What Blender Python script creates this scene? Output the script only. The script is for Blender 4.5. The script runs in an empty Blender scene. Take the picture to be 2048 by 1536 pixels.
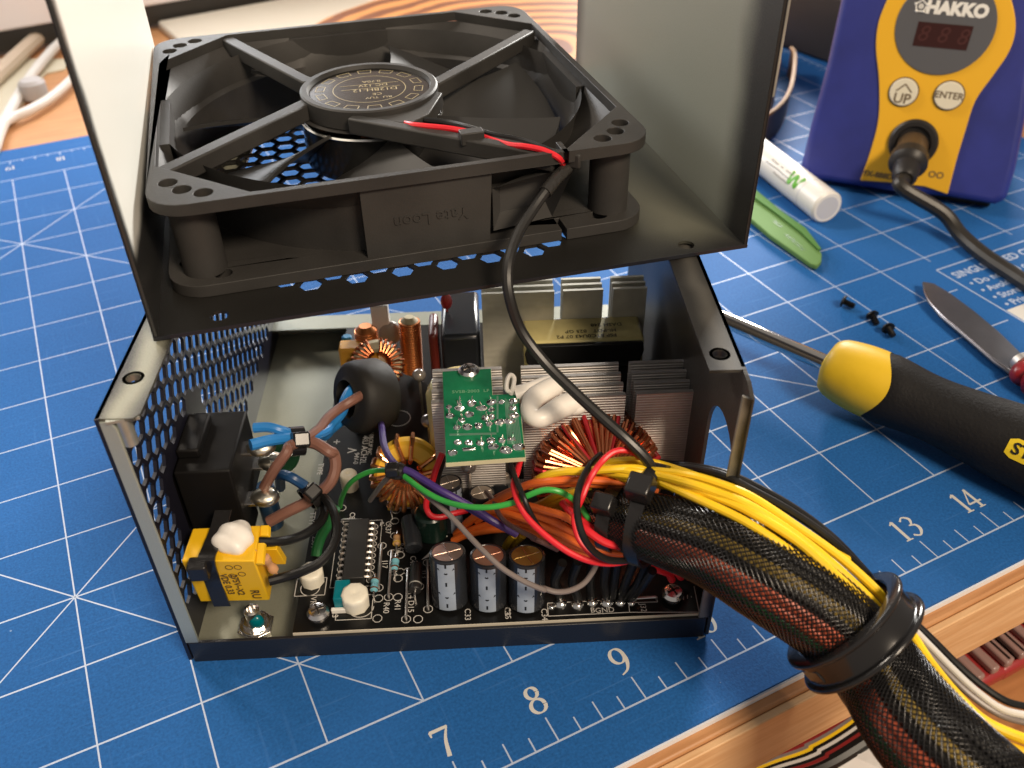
import bpy, bmesh, math, random
import numpy as np
from mathutils import Matrix, Vector
random.seed(7)
S = 0.001                                   # all shapes are written in millimetres
scene = bpy.context.scene
col = scene.collection
R_ = math.radians

# ------------------------------------------------------------------ camera
F_PX = 1805.195
CAM = np.array([142.141, -102.404, 206.185])
ROT = np.array([[0.89373202, -0.4483826, -0.01400405],
                [-0.28850017, -0.55058307, -0.78334279],
                [0.34352689, 0.70413871, -0.62143218]])
cd = bpy.data.cameras.new('camera'); cam = bpy.data.objects.new('camera', cd); col.objects.link(cam)
cd.sensor_width = 36; cd.lens = F_PX / 2048 * 36; cd.clip_start = 0.01; cd.clip_end = 20
rx, ry, rz = [Vector(r) for r in ROT]
cam.matrix_world = Matrix(((rx.x, -ry.x, -rz.x, CAM[0] * S), (rx.y, -ry.y, -rz.y, CAM[1] * S),
                           (rx.z, -ry.z, -rz.z, CAM[2] * S), (0, 0, 0, 1)))
cd.dof.use_dof = True; cd.dof.focus_distance = 0.245; cd.dof.aperture_fstop = 19
scene.camera = cam
# ------------------------------------------------------------------ light
scene.view_settings.view_transform = 'Standard'; scene.view_settings.look = 'None'
scene.view_settings.exposure = -0.12; scene.view_settings.gamma = 1
world = bpy.data.worlds.new('World'); scene.world = world; world.use_nodes = True
wb = world.node_tree.nodes['Background']; wb.inputs[0].default_value = (0.95, 0.88, 0.82, 1); wb.inputs[1].default_value = 0.30

def area(name, loc, target, size, power, color):
    l = bpy.data.lights.new(name, 'AREA'); l.shape = 'RECTANGLE'; l.size, l.size_y = size; l.energy = power; l.color = color
    o = bpy.data.objects.new(name, l); col.objects.link(o)
    d = Vector(target) - Vector(loc); o.rotation_euler = d.to_track_quat('-Z', 'Y').to_euler(); o.location = loc
    return o
area('ceiling_lamp', (-0.14, 0.78, 0.80), (0.25, 0.1, 0.05), (0.18, 0.18), 6.5, (1.0, 0.88, 0.74))
area('screen_glow', (0.20, 0.63, 0.20), (0.26, 0.10, 0.09), (0.26, 0.12), 1.6, (0.94, 0.97, 1.0))
area('window_light', (1.18, 1.00, 0.46), (0.16, 0.13, 0.13), (0.40, 0.30), 34.0, (1.0, 0.96, 0.90))
area('room_lamp', (0.40, -0.86, 1.0), (0.2, 0.1, 0.03), (0.35, 0.25), 21.0, (1.0, 0.82, 0.62))

# ------------------------------------------------------------------ helpers
def v3(p): return np.array(p, float)
def hit(px, py, z=0.0):                     # the point at height z seen at a place of the photograph
    d = ROT.T @ np.array([(px - 1024) / F_PX, (py - 768) / F_PX, 1.0])
    return CAM + d * ((z - CAM[2]) / d[2])
def hit_plane(px, py, o, n):
    d = ROT.T @ np.array([(px - 1024) / F_PX, (py - 768) / F_PX, 1.0])
    return CAM + d * (((v3(o) - CAM) @ n) / (d @ n))
def frame(o, yaw):
    a = R_(yaw); return (v3(o), np.array([math.cos(a), math.sin(a), 0]), np.array([-math.sin(a), math.cos(a), 0]), yaw)
WORLD = frame((0, 0, 0), 0)
TRAY = frame((126.7, 64.5, 0), -23.854)
LID = frame((143.0, 87.2, 85.6), -11.4)
FAN = frame((221.43, 151.6, 86.5), -10.28)
def T(px, py, z):                           # a seen point at height z, in the tray's own axes
    d = hit(px, py, z) - TRAY[0]; return (float(d @ TRAY[1]), float(d @ TRAY[2]), z)
def Fp(px, py, z=25.0):
    d = hit(px, py, z + 86.5) - FAN[0]; return (float(d @ FAN[1]), float(d @ FAN[2]), z)

MATS = {}
def mat(name, color, rough=0.5, metal=0.0, spec=0.5, vary=0.0, vscale=40.0, bump=0.0, bscale=300.0, bdist=0.0003, coat=0.0, trans=0.0, emit=0.0, rvary=0.0):
    if name in MATS: return MATS[name]
    m = bpy.data.materials.new(name); m.use_nodes = True; nt = m.node_tree; b = nt.nodes['Principled BSDF']
    c = (*color, 1)
    b.inputs['Base Color'].default_value = c; b.inputs['Roughness'].default_value = rough
    b.inputs['Metallic'].default_value = metal; b.inputs['Specular IOR Level'].default_value = spec
    b.inputs['Coat Weight'].default_value = coat; b.inputs['Transmission Weight'].default_value = trans
    if emit: b.inputs['Emission Color'].default_value = c; b.inputs['Emission Strength'].default_value = emit
    if vary or bump or rvary:
        tc = nt.nodes.new('ShaderNodeTexCoord')
    if vary or rvary:
        n = nt.nodes.new('ShaderNodeTexNoise'); n.inputs['Scale'].default_value = vscale / S / 1000; n.inputs['Detail'].default_value = 6
        nt.links.new(tc.outputs['Object'], n.inputs['Vector'])
        if vary:
            mr = nt.nodes.new('ShaderNodeMapRange'); mr.inputs[1].default_value = 0.3; mr.inputs[2].default_value = 0.7
            mr.inputs[3].default_value = 1 - vary; mr.inputs[4].default_value = 1 + vary
            nt.links.new(n.outputs['Fac'], mr.inputs[0])
            mx = nt.nodes.new('ShaderNodeMix'); mx.data_type = 'RGBA'; mx.blend_type = 'MULTIPLY'; mx.inputs[0].default_value = 1
            mx.inputs[6].default_value = c; nt.links.new(mr.outputs[0], mx.inputs[7]); nt.links.new(mx.outputs[2], b.inputs['Base Color'])
        if rvary:
            m2 = nt.nodes.new('ShaderNodeMapRange'); m2.inputs[1].default_value = 0.3; m2.inputs[2].default_value = 0.7
            m2.inputs[3].default_value = max(0.02, rough - rvary); m2.inputs[4].default_value = min(1, rough + rvary)
            nt.links.new(n.outputs['Fac'], m2.inputs[0]); nt.links.new(m2.outputs[0], b.inputs['Roughness'])
    if bump:
        n2 = nt.nodes.new('ShaderNodeTexNoise'); n2.inputs['Scale'].default_value = bscale / S / 1000; n2.inputs['Detail'].default_value = 3
        nt.links.new(tc.outputs['Object'], n2.inputs['Vector'])
        bp = nt.nodes.new('ShaderNodeBump'); bp.inputs['Strength'].default_value = bump; bp.inputs['Distance'].default_value = bdist
        nt.links.new(n2.outputs['Fac'], bp.inputs['Height']); nt.links.new(bp.outputs[0], b.inputs['Normal'])
    MATS[name] = m; return m

def overspray_or_shade(name, base, dark, lo, hi, rough=0.45, metal=0.0, soft=7.0, grain=0.35, power=1.0):
    """bare zinc coated sheet with black paint that drifted in from the edges; lo/hi give, per axis, where bare metal begins and ends (mm, part axes)"""
    m = bpy.data.materials.new(name); m.use_nodes = True; nt = m.node_tree; b = nt.nodes['Principled BSDF']
    tc = nt.nodes.new('ShaderNodeTexCoord'); sp = nt.nodes.new('ShaderNodeSeparateXYZ'); nt.links.new(tc.outputs['Object'], sp.inputs[0])
    n = nt.nodes.new('ShaderNodeTexNoise'); n.inputs['Scale'].default_value = 60; n.inputs['Detail'].default_value = 2; nt.links.new(tc.outputs['Object'], n.inputs[0])
    n2 = nt.nodes.new('ShaderNodeTexNoise'); n2.inputs['Scale'].default_value = 2600; n2.inputs['Detail'].default_value = 2; nt.links.new(tc.outputs['Object'], n2.inputs[0])
    cur = None
    def mth(op, a, c_):
        k = nt.nodes.new('ShaderNodeMath'); k.operation = op
        for i, x in enumerate((a, c_)):
            if isinstance(x, (int, float)): k.inputs[i].default_value = x
            else: nt.links.new(x, k.inputs[i])
        return k.outputs[0]
    wob = mth('MULTIPLY', mth('SUBTRACT', n.outputs['Fac'], 0.5), 0.005)
    for i in range(3):
        for side, lim in ((1, lo[i]), (-1, hi[i])):
            if lim is None: continue
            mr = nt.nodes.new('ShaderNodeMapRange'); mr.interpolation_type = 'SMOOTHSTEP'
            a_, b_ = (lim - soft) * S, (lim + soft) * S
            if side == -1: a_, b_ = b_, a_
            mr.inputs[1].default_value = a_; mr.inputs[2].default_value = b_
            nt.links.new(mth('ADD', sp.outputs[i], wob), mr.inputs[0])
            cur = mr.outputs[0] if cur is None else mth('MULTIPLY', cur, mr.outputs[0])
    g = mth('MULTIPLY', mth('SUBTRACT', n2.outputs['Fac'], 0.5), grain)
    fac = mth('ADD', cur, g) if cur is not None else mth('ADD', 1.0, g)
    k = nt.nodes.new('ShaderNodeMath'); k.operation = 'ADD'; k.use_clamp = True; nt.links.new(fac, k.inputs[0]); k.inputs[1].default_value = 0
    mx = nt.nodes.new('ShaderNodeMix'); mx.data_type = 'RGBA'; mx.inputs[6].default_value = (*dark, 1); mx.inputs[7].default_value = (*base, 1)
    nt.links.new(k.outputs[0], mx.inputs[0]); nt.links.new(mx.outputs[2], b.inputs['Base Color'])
    b.inputs['Roughness'].default_value = rough; b.inputs['Metallic'].default_value = metal
    bp = nt.nodes.new('ShaderNodeBump'); bp.inputs['Strength'].default_value = 0.15; bp.inputs['Distance'].default_value = 0.0002
    nt.links.new(n2.outputs['Fac'], bp.inputs['Height']); nt.links.new(bp.outputs[0], b.inputs['Normal'])
    return m

def rot_axis(a):                            # two vectors square to a
    a = v3(a); a = a / np.linalg.norm(a)
    t = np.array([0, 0, 1.0]) if abs(a[2]) < 0.9 else np.array([1.0, 0, 0])
    x = np.cross(t, a); x /= np.linalg.norm(x); return a, x, np.cross(a, x)

def smooth_path(pts, step=None, per=8):
    P = [v3(p) for p in pts]
    if len(P) < 3: return P
    out = []; n = len(P)
    for i in range(n - 1):
        p0 = P[i - 1] if i else 2 * P[0] - P[1]; p1, p2 = P[i], P[i + 1]; p3 = P[i + 2] if i + 2 < n else 2 * P[-1] - P[-2]
        k = per
        if step: k = max(2, int(np.linalg.norm(p2[:3] - p1[:3]) / step))
        for j in range(k):
            t = j / k
            out.append(0.5 * ((2 * p1) + (-p0 + p2) * t + (2 * p0 - 5 * p1 + 4 * p2 - p3) * t * t + (-p0 + 3 * p1 - 3 * p2 + p3) * t ** 3))
    out.append(P[-1]); return out

def frames(P, closed=False):
    P = [v3(p)[:3] for p in P]; n = len(P); Ts = []
    for i in range(n):
        a = P[(i - 1) % n] if (i or closed) else P[0]; b = P[(i + 1) % n] if (i < n - 1 or closed) else P[-1]
        d = b - a; L = np.linalg.norm(d); Ts.append(d / (L if L > 1e-9 else 1))
    _, x, y = rot_axis(Ts[0]); res = []
    for t in Ts:
        x = x - t * (x @ t); L = np.linalg.norm(x)
        if L < 1e-6: _, x, y = rot_axis(t)
        else: x = x / L
        res.append((t, x, np.cross(t, x)))
    return res

class G:
    def __init__(s): s.v = []; s.f = []; s.m = []; s.cm = 0
    def add(s, vs, fs, m=None):
        o = len(s.v); s.v += [tuple(map(float, p)) for p in vs]; s.f += [tuple(i + o for i in f) for f in fs]; s.m += [s.cm if m is None else m] * len(fs); return s
    def box(s, x0, x1, y0, y1, z0, z1, M=None):
        vs = [(x, y, z) for z in (z0, z1) for y in (y0, y1) for x in (x0, x1)]
        if M is not None: vs = [M(p) for p in vs]
        return s.add(vs, [(0, 2, 3, 1), (4, 5, 7, 6), (0, 1, 5, 4), (2, 6, 7, 3), (0, 4, 6, 2), (1, 3, 7, 5)])
    def hexa(s, b, t):                       # four bottom and four top corners, same turn
        return s.add(list(b) + list(t), [(3, 2, 1, 0), (4, 5, 6, 7), (0, 1, 5, 4), (1, 2, 6, 5), (2, 3, 7, 6), (3, 0, 4, 7)])
    def bar(s, p, q, w, h, up=(0, 0, 1)):    # rectangular bar between two points
        p, q = v3(p), v3(q); a = q - p; a /= np.linalg.norm(a); x = np.cross(a, v3(up)); x /= np.linalg.norm(x); y = np.cross(x, a)
        c = [(-1, -1), (1, -1), (1, 1), (-1, 1)]
        return s.hexa([p + x * w / 2 * i + y * h / 2 * j for i, j in c], [q + x * w / 2 * i + y * h / 2 * j for i, j in c])
    def tube(s, pts, r, n=10, caps=True, closed=False, flat=1.0, fr=None):
        P = [v3(p)[:3] for p in pts]; fr = fr or frames(P, closed); vs = []; fs = []; k = len(P)
        rr = r if callable(r) else (lambda t: r)
        for i, (p, (t, x, y)) in enumerate(zip(P, fr)):
            q = rr(i / max(1, k - 1))
            for j in range(n):
                a = 2 * math.pi * j / n; vs.append(p + x * math.cos(a) * q + y * math.sin(a) * q * flat)
        for i in range(k - (0 if closed else 1)):
            i2 = (i + 1) % k
            for j in range(n):
                j2 = (j + 1) % n; fs.append((i * n + j, i * n + j2, i2 * n + j2, i2 * n + j))
        if caps and not closed: fs += [tuple(range(n))[::-1], tuple((k - 1) * n + j for j in range(n))]
        return s.add(vs, fs)
    def lathe(s, prof, o=(0, 0, 0), axis=(0, 0, 1), n=32, closed=False, a0=0, a1=360):
        o = v3(o); a, x, y = rot_axis(axis); vs = []; fs = []; full = abs(a1 - a0 - 360) < 1e-6; m = n if full else n + 1
        for r, h in prof:
            for j in range(m):
                t = R_(a0 + (a1 - a0) * j / n); vs.append(o + a * h + x * math.cos(t) * r + y * math.sin(t) * r)
        k = len(prof)
        for i in range(k - (0 if closed else 1)):
            i2 = (i + 1) % k
            for j in range(m if full else m - 1):
                j2 = (j + 1) % m; fs.append((i * m + j, i * m + j2, i2 * m + j2, i2 * m + j))
        if not closed and full:
            if prof[0][0] > 1e-6: fs.append(tuple(range(m))[::-1])
            if prof[-1][0] > 1e-6: fs.append(tuple((k - 1) * m + j for j in range(m)))
        return s.add(vs, fs)
    def cyl(s, p, q, r, r2=None, n=20, bev=0.0):
        p, q = v3(p), v3(q); L = np.linalg.norm(q - p); r2 = r if r2 is None else r2
        prof = [(r, 0), (r2, L)] if not bev else [(r - bev, 0), (r, bev), (r2, L - bev), (r2 - bev, L)]
        return s.lathe(prof, p, q - p, n)
    def prism(s, poly, z0, z1, M=None):
        n = len(poly); vs = [(x, y, z0) for x, y in poly] + [(x, y, z1) for x, y in poly]
        if M is not None: vs = [M(p) for p in vs]
        return s.add(vs, [tuple(range(n))[::-1], tuple(range(n, 2 * n))] + [(i, (i + 1) % n, n + (i + 1) % n, n + i) for i in range(n)])
    def ball(s, c, r, n=16, k=10, sq=(1, 1, 1), half=False):
        vs = []; fs = []; c = v3(c); k0 = 0
        for i in range(k + 1):
            t = math.pi * i / k if not half else math.pi / 2 * i / k
            for j in range(n):
                a = 2 * math.pi * j / n; vs.append(c + np.array([math.sin(t) * math.cos(a) * sq[0], math.sin(t) * math.sin(a) * sq[1], math.cos(t) * sq[2]]) * r)
        for i in range(k):
            for j in range(n):
                j2 = (j + 1) % n; fs.append((i * n + j, (i + 1) * n + j, (i + 1) * n + j2, i * n + j2))
        return s.add(vs, fs)
    def mesh(s, me, M, m=None):              # append a Blender mesh (mm) through point map M
        return s.add([M(tuple(v.co)) for v in me.vertices], [tuple(p.vertices) for p in me.polygons], m)

def plate(outer, holes, z0, z1, M=None, g=None):
    """flat sheet with real holes cut through it"""
    c = bpy.data.curves.new('sheet', 'CURVE'); c.dimensions = '2D'; c.fill_mode = 'BOTH'; c.extrude = (z1 - z0) / 2
    for poly in [outer] + list(holes):
        sp = c.splines.new('POLY'); sp.points.add(len(poly) - 1); sp.use_cyclic_u = True
        for i, (x, y) in enumerate(poly): sp.points[i].co = (x, y, 0, 1)
    o = bpy.data.objects.new('sheet', c); me = bpy.data.meshes.new_from_object(o)
    g = g or G(); zm = (z0 + z1) / 2
    g.mesh(me, (lambda p: M((p[0], p[1], p[2] + zm))) if M else (lambda p: (p[0], p[1], p[2] + zm)))
    bpy.data.objects.remove(o); bpy.data.curves.remove(c); bpy.data.meshes.remove(me); return g

def text(g, s, o, xd, yd, size, th=0.05, align='CENTER', m=None, shear=0, bold=0.0, sx=1.0):
    c = bpy.data.curves.new('t', 'FONT'); c.body = s; c.size = size; c.align_x = align; c.align_y = 'CENTER'; c.extrude = th / 2; c.shear = shear; c.offset = bold
    c.resolution_u = 3
    ob = bpy.data.objects.new('t', c); me = bpy.data.meshes.new_from_object(ob)
    o, xd, yd = v3(o), v3(xd), v3(yd); xd /= np.linalg.norm(xd); yd /= np.linalg.norm(yd); zd = np.cross(xd, yd)
    g.mesh(me, lambda p: o + xd * p[0] * sx + yd * p[1] + zd * (p[2] + th / 2), m)
    bpy.data.objects.remove(ob); bpy.data.curves.remove(c); bpy.data.meshes.remove(me); return g

def place(o, fr, org):
    w = fr[0] + fr[1] * org[0] + fr[2] * org[1] + np.array([0, 0, 1.0]) * org[2]
    o.location = Vector(w * S); o.rotation_euler = (0, 0, R_(fr[3]))
ORG = {}
def thing(name, label, cat, fr=WORLD, org=(0, 0, 0), group=None):
    o = bpy.data.objects.new(name, None); o.empty_display_size = 0.01; col.objects.link(o); place(o, fr, org)
    o['label'] = label; o['category'] = cat
    if group: o['group'] = group
    ORG[o.name] = (fr, org); return o
def obj(name, g, mats, parent=None, fr=WORLD, org=None, smooth=True, ang=32, bevel=0.0, seg=2, label=None, cat=None, group=None, kind=None):
    """link the gathered shape as ONE mesh object; inside a thing its coordinates are the thing's frame"""
    if parent is not None: fr, org0 = ORG[parent.name]
    else:
        org0 = org
        if org0 is None: org0 = tuple(np.array(g.v).mean(0)) if kind is None else (0, 0, 0)
    me = bpy.data.meshes.new(name); A = (np.array(g.v) - np.array(org0)) * S
    me.from_pydata(A.tolist(), [], g.f); mats = mats if isinstance(mats, (list, tuple)) else [mats]
    for m in mats: me.materials.append(m)
    if len(mats) > 1: me.polygons.foreach_set('material_index', g.m)
    bm = bmesh.new(); bm.from_mesh(me)
    bmesh.ops.remove_doubles(bm, verts=bm.verts, dist=1e-6)
    if len(g.f) < 40000: bmesh.ops.recalc_face_normals(bm, faces=bm.faces)
    ca = R_(ang)
    for f in bm.faces: f.smooth = smooth
    if smooth:
        for e in bm.edges:
            if len(e.link_faces) == 2 and e.calc_face_angle(0) > ca: e.smooth = False
    bm.to_mesh(me); bm.free()
    o = bpy.data.objects.new(name, me); col.objects.link(o)
    if parent is not None: o.parent = parent; ORG[o.name] = (fr, org0)
    else: place(o, fr, org0); ORG[o.name] = (fr, org0)
    if bevel:
        b = o.modifiers.new('edge', 'BEVEL'); b.width = bevel * S; b.segments = seg; b.limit_method = 'ANGLE'; b.angle_limit = R_(40); b.harden_normals = False
    for k, x in (('label', label), ('category', cat), ('group', group), ('kind', kind)):
        if x: o[k] = x
    return o
def copy_part(src, parent, name=None, delta=(0, 0, 0), rz=0):
    o = src.copy(); o.name = name or src.name.split('.')[0]; col.objects.link(o); o.parent = parent
    o.location = Vector(v3(delta) * S); o.rotation_euler = (0, 0, rz); ORG[o.name] = ORG[parent.name]; return o
def arc(cx, cy, r, a0, a1, n):
    return [(cx + r * math.cos(R_(a0 + (a1 - a0) * i / n)), cy + r * math.sin(R_(a0 + (a1 - a0) * i / n))) for i in range(n + 1)]
def rrect(x0, x1, y0, y1, r, n=6):
    return arc(x1 - r, y1 - r, r, 0, 90, n) + arc(x0 + r, y1 - r, r, 90, 180, n) + arc(x0 + r, y0 + r, r, 180, 270, n) + arc(x1 - r, y0 + r, r, 270, 360, n)
def circle(cx, cy, r, n=24): return arc(cx, cy, r, 0, 360 - 360 / n, n - 1)
def hexagon(cx, cy, r): return [(cx + r * math.cos(R_(60 * i)), cy + r * math.sin(R_(60 * i))) for i in range(6)]

# ------------------------------------------------------------------ shared materials
BLACK_PLASTIC = mat('black_plastic', (0.018, 0.016, 0.015), 0.42, spec=.35, bump=0.12, bscale=900)
SATIN_BLACK = mat('satin_black_paint', (0.012, 0.013, 0.018), 0.38, bump=0.25, bscale=1500, bdist=0.0002)
RUBBER = mat('black_rubber', (0.012, 0.011, 0.011), 0.5, spec=.3, bump=0.1, bscale=700)
NYLON = mat('black_nylon', (0.014, 0.013, 0.013), 0.25)
ZINC = mat('zinc_sheet', (0.40, 0.42, 0.38), 0.35, metal=0.6, vary=0.15, vscale=150, rvary=0.1)
STEEL = mat('bright_steel', (0.82, 0.79, 0.76), 0.27, metal=1.0)
SOLDER = mat('solder', (0.78, 0.77, 0.74), 0.2, metal=1.0, bump=0.25, bscale=1500)
ALU = mat('grey_aluminium', (0.60, 0.565, 0.53), 0.42, metal=0.8, vary=0.08, vscale=300)
BOARD = mat('black_board', (0.006, 0.006, 0.006), 0.28, spec=.35, vary=0.2, vscale=300, bump=0.06, bscale=600)
SILK = mat('white_silkscreen', (0.50, 0.48, 0.45), 0.6)
FIBRE = mat('board_edge', (0.55, 0.50, 0.40), 0.6)
COPPER = mat('enamelled_copper', (0.82, 0.34, 0.14), 0.22, metal=0.9)
COPPER_DK = mat('dark_copper', (0.55, 0.17, 0.07), 0.25, metal=0.85)
REDWIRE = mat('red_enamel_wire', (0.62, 0.04, 0.05), 0.25, metal=0.6)
GLUE = mat('white_silicone', (0.84, 0.80, 0.74), 0.4, bump=0.25, bscale=120, bdist=0.001)
def plastic(name, c, rough=0.40): return mat(name, c, rough, vary=0.10, vscale=90, bump=.12, bscale=260)
YEL = plastic('yellow_insulation', (0.86, 0.55, 0.015)); YELDK = plastic('shaded_yellow_insulation', (0.55, 0.33, 0.015))  # second one: the same yellow with shade darkened into its colour
ORA = plastic('orange_insulation', (0.80, 0.16, 0.025)); RED = plastic('red_insulation', (0.72, 0.018, 0.03))
GRN = plastic('green_insulation', (0.04, 0.38, 0.06)); PUR = plastic('purple_insulation', (0.05, 0.025, 0.16))
GRY = plastic('grey_insulation', (0.20, 0.17, 0.16)); BRN = plastic('brown_insulation', (0.20, 0.095, 0.07))
BLU = plastic('blue_insulation', (0.02, 0.19, 0.52)); BLK = mat('black_insulation', (0.009, 0.009, 0.009), 0.38, spec=.3)
# ================================================================== SETTING: desk, mat
def wood(name, c1, c2, scale=(1, 1, 1), rot=0, rough=0.42, ring=False, dist=6):
    m = bpy.data.materials.new(name); m.use_nodes = True; nt = m.node_tree; b = nt.nodes['Principled BSDF']
    tc = nt.nodes.new('ShaderNodeTexCoord'); mp = nt.nodes.new('ShaderNodeMapping'); mp.inputs['Scale'].default_value = scale; mp.inputs['Rotation'].default_value = (0, 0, rot)
    nt.links.new(tc.outputs['Object'], mp.inputs[0])
    w = nt.nodes.new('ShaderNodeTexNoise' if not ring else 'ShaderNodeTexWave'); 
    if ring:
        w.wave_type = 'RINGS'; w.rings_direction = 'Z'; w.inputs['Scale'].default_value = 19; w.inputs['Distortion'].default_value = 5.0; w.inputs['Detail'].default_value = 3; w.inputs['Detail Scale'].default_value = 0.6
    else: w.inputs['Scale'].default_value = 12; w.inputs['Detail'].default_value = 8; w.inputs['Distortion'].default_value = 0.6
    nt.links.new(mp.outputs[0], w.inputs['Vector'])
    r = nt.nodes.new('ShaderNodeValToRGB'); r.color_ramp.elements[0].color = (*c1, 1); r.color_ramp.elements[1].color = (*c2, 1)
    r.color_ramp.elements[0].position = 0.35; r.color_ramp.elements[1].position = 0.65
    nt.links.new(w.outputs['Fac'], r.inputs[0]); nt.links.new(r.outputs[0], b.inputs['Base Color']); b.inputs['Roughness'].default_value = rough
    return m
DESKWOOD = wood('desk_wood', (0.42, 0.19, 0.075), (0.52, 0.26, 0.11), (3, 42, 1))
PALEWOOD = wood('pale_wood_edge', (0.62, 0.36, 0.17), (0.74, 0.48, 0.26), (3, 30, 42))
LOWWOOD = wood('lower_shelf_wood', (0.34, 0.14, 0.05), (0.46, 0.21, 0.08), (2, 16, 1))
g = G(); g.box(-700, 1300, -15, 1500, -28, -3)
obj('desk', g, [DESKWOOD], kind='structure', bevel=0.8)
g = G(); g.box(-700, 1300, -17.2, -15.03, -28.2, -4)
obj('desk_front_edge', g, [PALEWOOD], kind='structure', bevel=0.4)
g = G(); g.box(-700, 1300, -500, 1500, -130, -110)
obj('lower_shelf', g, [LOWWOOD], kind='structure')

I = 25.4
MATBLUE = mat('blue_vinyl_mat', (0.014, 0.102, 0.325), 0.75, spec=0.18, vary=0.18, vscale=1300, bump=0.3, bscale=1800, bdist=0.0002)
_nt = MATBLUE.node_tree; _b = _nt.nodes['Principled BSDF']; _tc = _nt.nodes.new('ShaderNodeTexCoord')
def _spk(scale, lo, hi, col_, vec=None):      # sparse dust specks and faint scuffs over the vinyl
    n = _nt.nodes.new('ShaderNodeTexNoise'); n.inputs['Scale'].default_value = scale; n.inputs['Detail'].default_value = 2
    mp = _nt.nodes.new('ShaderNodeMapping'); mp.inputs['Scale'].default_value = vec or (1, 1, 1); mp.inputs['Rotation'].default_value = (0, 0, .9 if vec else 0)
    _nt.links.new(_tc.outputs['Object'], mp.inputs[0]); _nt.links.new(mp.outputs[0], n.inputs[0])
    mr = _nt.nodes.new('ShaderNodeMapRange'); mr.inputs[1].default_value = lo; mr.inputs[2].default_value = hi; mr.inputs[4].default_value = .8; _nt.links.new(n.outputs['Fac'], mr.inputs[0])
    old = _b.inputs['Base Color'].links[0].from_socket; mx = _nt.nodes.new('ShaderNodeMix'); mx.data_type = 'RGBA'; mx.inputs[7].default_value = (*col_, 1)
    _nt.links.new(mr.outputs[0], mx.inputs[0]); _nt.links.new(old, mx.inputs[6]); _nt.links.new(mx.outputs[2], _b.inputs['Base Color'])
_spk(420, .80, .84, (.35, .45, .6)); _spk(34, .64, .80, (.04, .15, .41), (1, 30, 1)); _spk(26, .66, .82, (.035, .14, .40), (22, 1, 1)); _spk(9, .5, .9, (.03, .14, .42))
MATPRINT = mat('pale_blue_print', (0.42, 0.50, 0.66), 0.5); MATWHITE = mat('cream_print', (0.58, 0.57, 0.54), 0.5)
MATEDGE = mat('mat_core', (0.75, 0.76, 0.78), 0.6)
mt = thing('cutting_mat', 'large blue gridded cutting mat with inch rulers covering the wooden desk', 'cutting mat', WORLD, (300, 218, -3))
X0, X1, Y0, Y1 = -15, 603, -11.6, 448.5
g = G(); g.prism(rrect(X0, X1, Y0, Y1, 8), -0.9, 0); obj('mat_sheet', g, [MATBLUE], mt)
g = G(); g.prism(rrect(X0 + .05, X1 - .05, Y0 - 0.5, Y1 + .2, 8), -2.98, -0.92); obj('mat_core', g, [MATEDGE], mt)
g = G()
def line(x0, y0, x1, y1, w=0.5, z=0.012):
    p, q = np.array([x0 * I, y0 * I]), np.array([x1 * I, y1 * I]); d = q - p; d /= np.linalg.norm(d); n = np.array([-d[1], d[0]]) * w / 2
    g.add([(*(p + n), z), (*(p - n), z), (*(q - n), z), (*(q + n), z)], [(0, 1, 2, 3)])
line(0, 0, 23, 0); line(0, 17, 23, 17); line(0, 0, 0, 17); line(23, 0, 23, 17)
for y in range(1, 17):
    if y in (2, 3, 4): line(1, y, 17.7, y); 
    elif y == 1: line(1, 1, 22, 1, 0.55)
    else: line(1, y, 22, y, 0.55 if y == 16 else 0.42)
for x in range(1, 23):
    if x < 18: line(x, 1, x, 16, 0.42, 0.016)
    else: line(x, 4.85, x, 16, 0.42, 0.016)
for a in ((7, 1, 1, 7), (1, 1, 8, 8), (14, 3, 1, 16), (1, 10, 7, 16), (3, 3.0, 7, 1.0)):
    if a[0] != 3: line(*a, 0.42, 0.020)
for k in range(1, 23 * 4):
    x = k / 4; L = 0.28 if k % 4 == 0 else (0.22 if k % 2 == 0 else 0.16)
    line(x, 0, x, L, 0.4, 0.016); line(x, 17, x, 17 - L * .6, 0.4, 0.016)
for k in range(1, 17 * 4):
    y = k / 4; L = 0.27 if k % 4 == 0 else 0.16
    line(0, y, L, y, 0.4, 0.016); line(23, y, 23 - L, y, 0.4, 0.016)
line(17.87, 4.6, 22, 4.6, 0.6, 0.02); line(17.87, 4.6, 17.87, 1.5, 0.6, 0.024)
obj('printed_grid', g, [MATPRINT], mt)
# serif numerals drawn as strokes of changing width (unit box: height 1)
def stroke(g, pts, ws, o, s, z, flip=1, ns=8):
    P = smooth_path([(x, y, w) for (x, y), w in zip(pts, ws)], per=ns) if len(pts) > 2 else [v3((x, y, w)) for (x, y), w in zip(pts, ws)]
    vs = []; fs = []
    for i, p in enumerate(P):
        a = P[max(0, i - 1)]; b = P[min(len(P) - 1, i + 1)]; d = (b - a)[:2]; d = d / (np.linalg.norm(d) + 1e-9); n = np.array([-d[1], d[0]]) * p[2] / 2
        for q in (p[:2] + n, p[:2] - n): vs.append((o[0] + q[0] * s * flip, o[1] + q[1] * s * flip, z))
    for i in range(len(P) - 1): fs.append((2 * i, 2 * i + 1, 2 * i + 3, 2 * i + 2))
    g.add(vs, fs)
def ring(cx, cy, rx, ry, t0=0.05, t1=0.13, n=12):
    pts = [(cx + rx * math.cos(2 * math.pi * i / n), cy + ry * math.sin(2 * math.pi * i / n)) for i in range(n + 1)]
    return pts, [t0 + (t1 - t0) * abs(math.cos(2 * math.pi * i / n)) for i in range(n + 1)]
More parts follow.
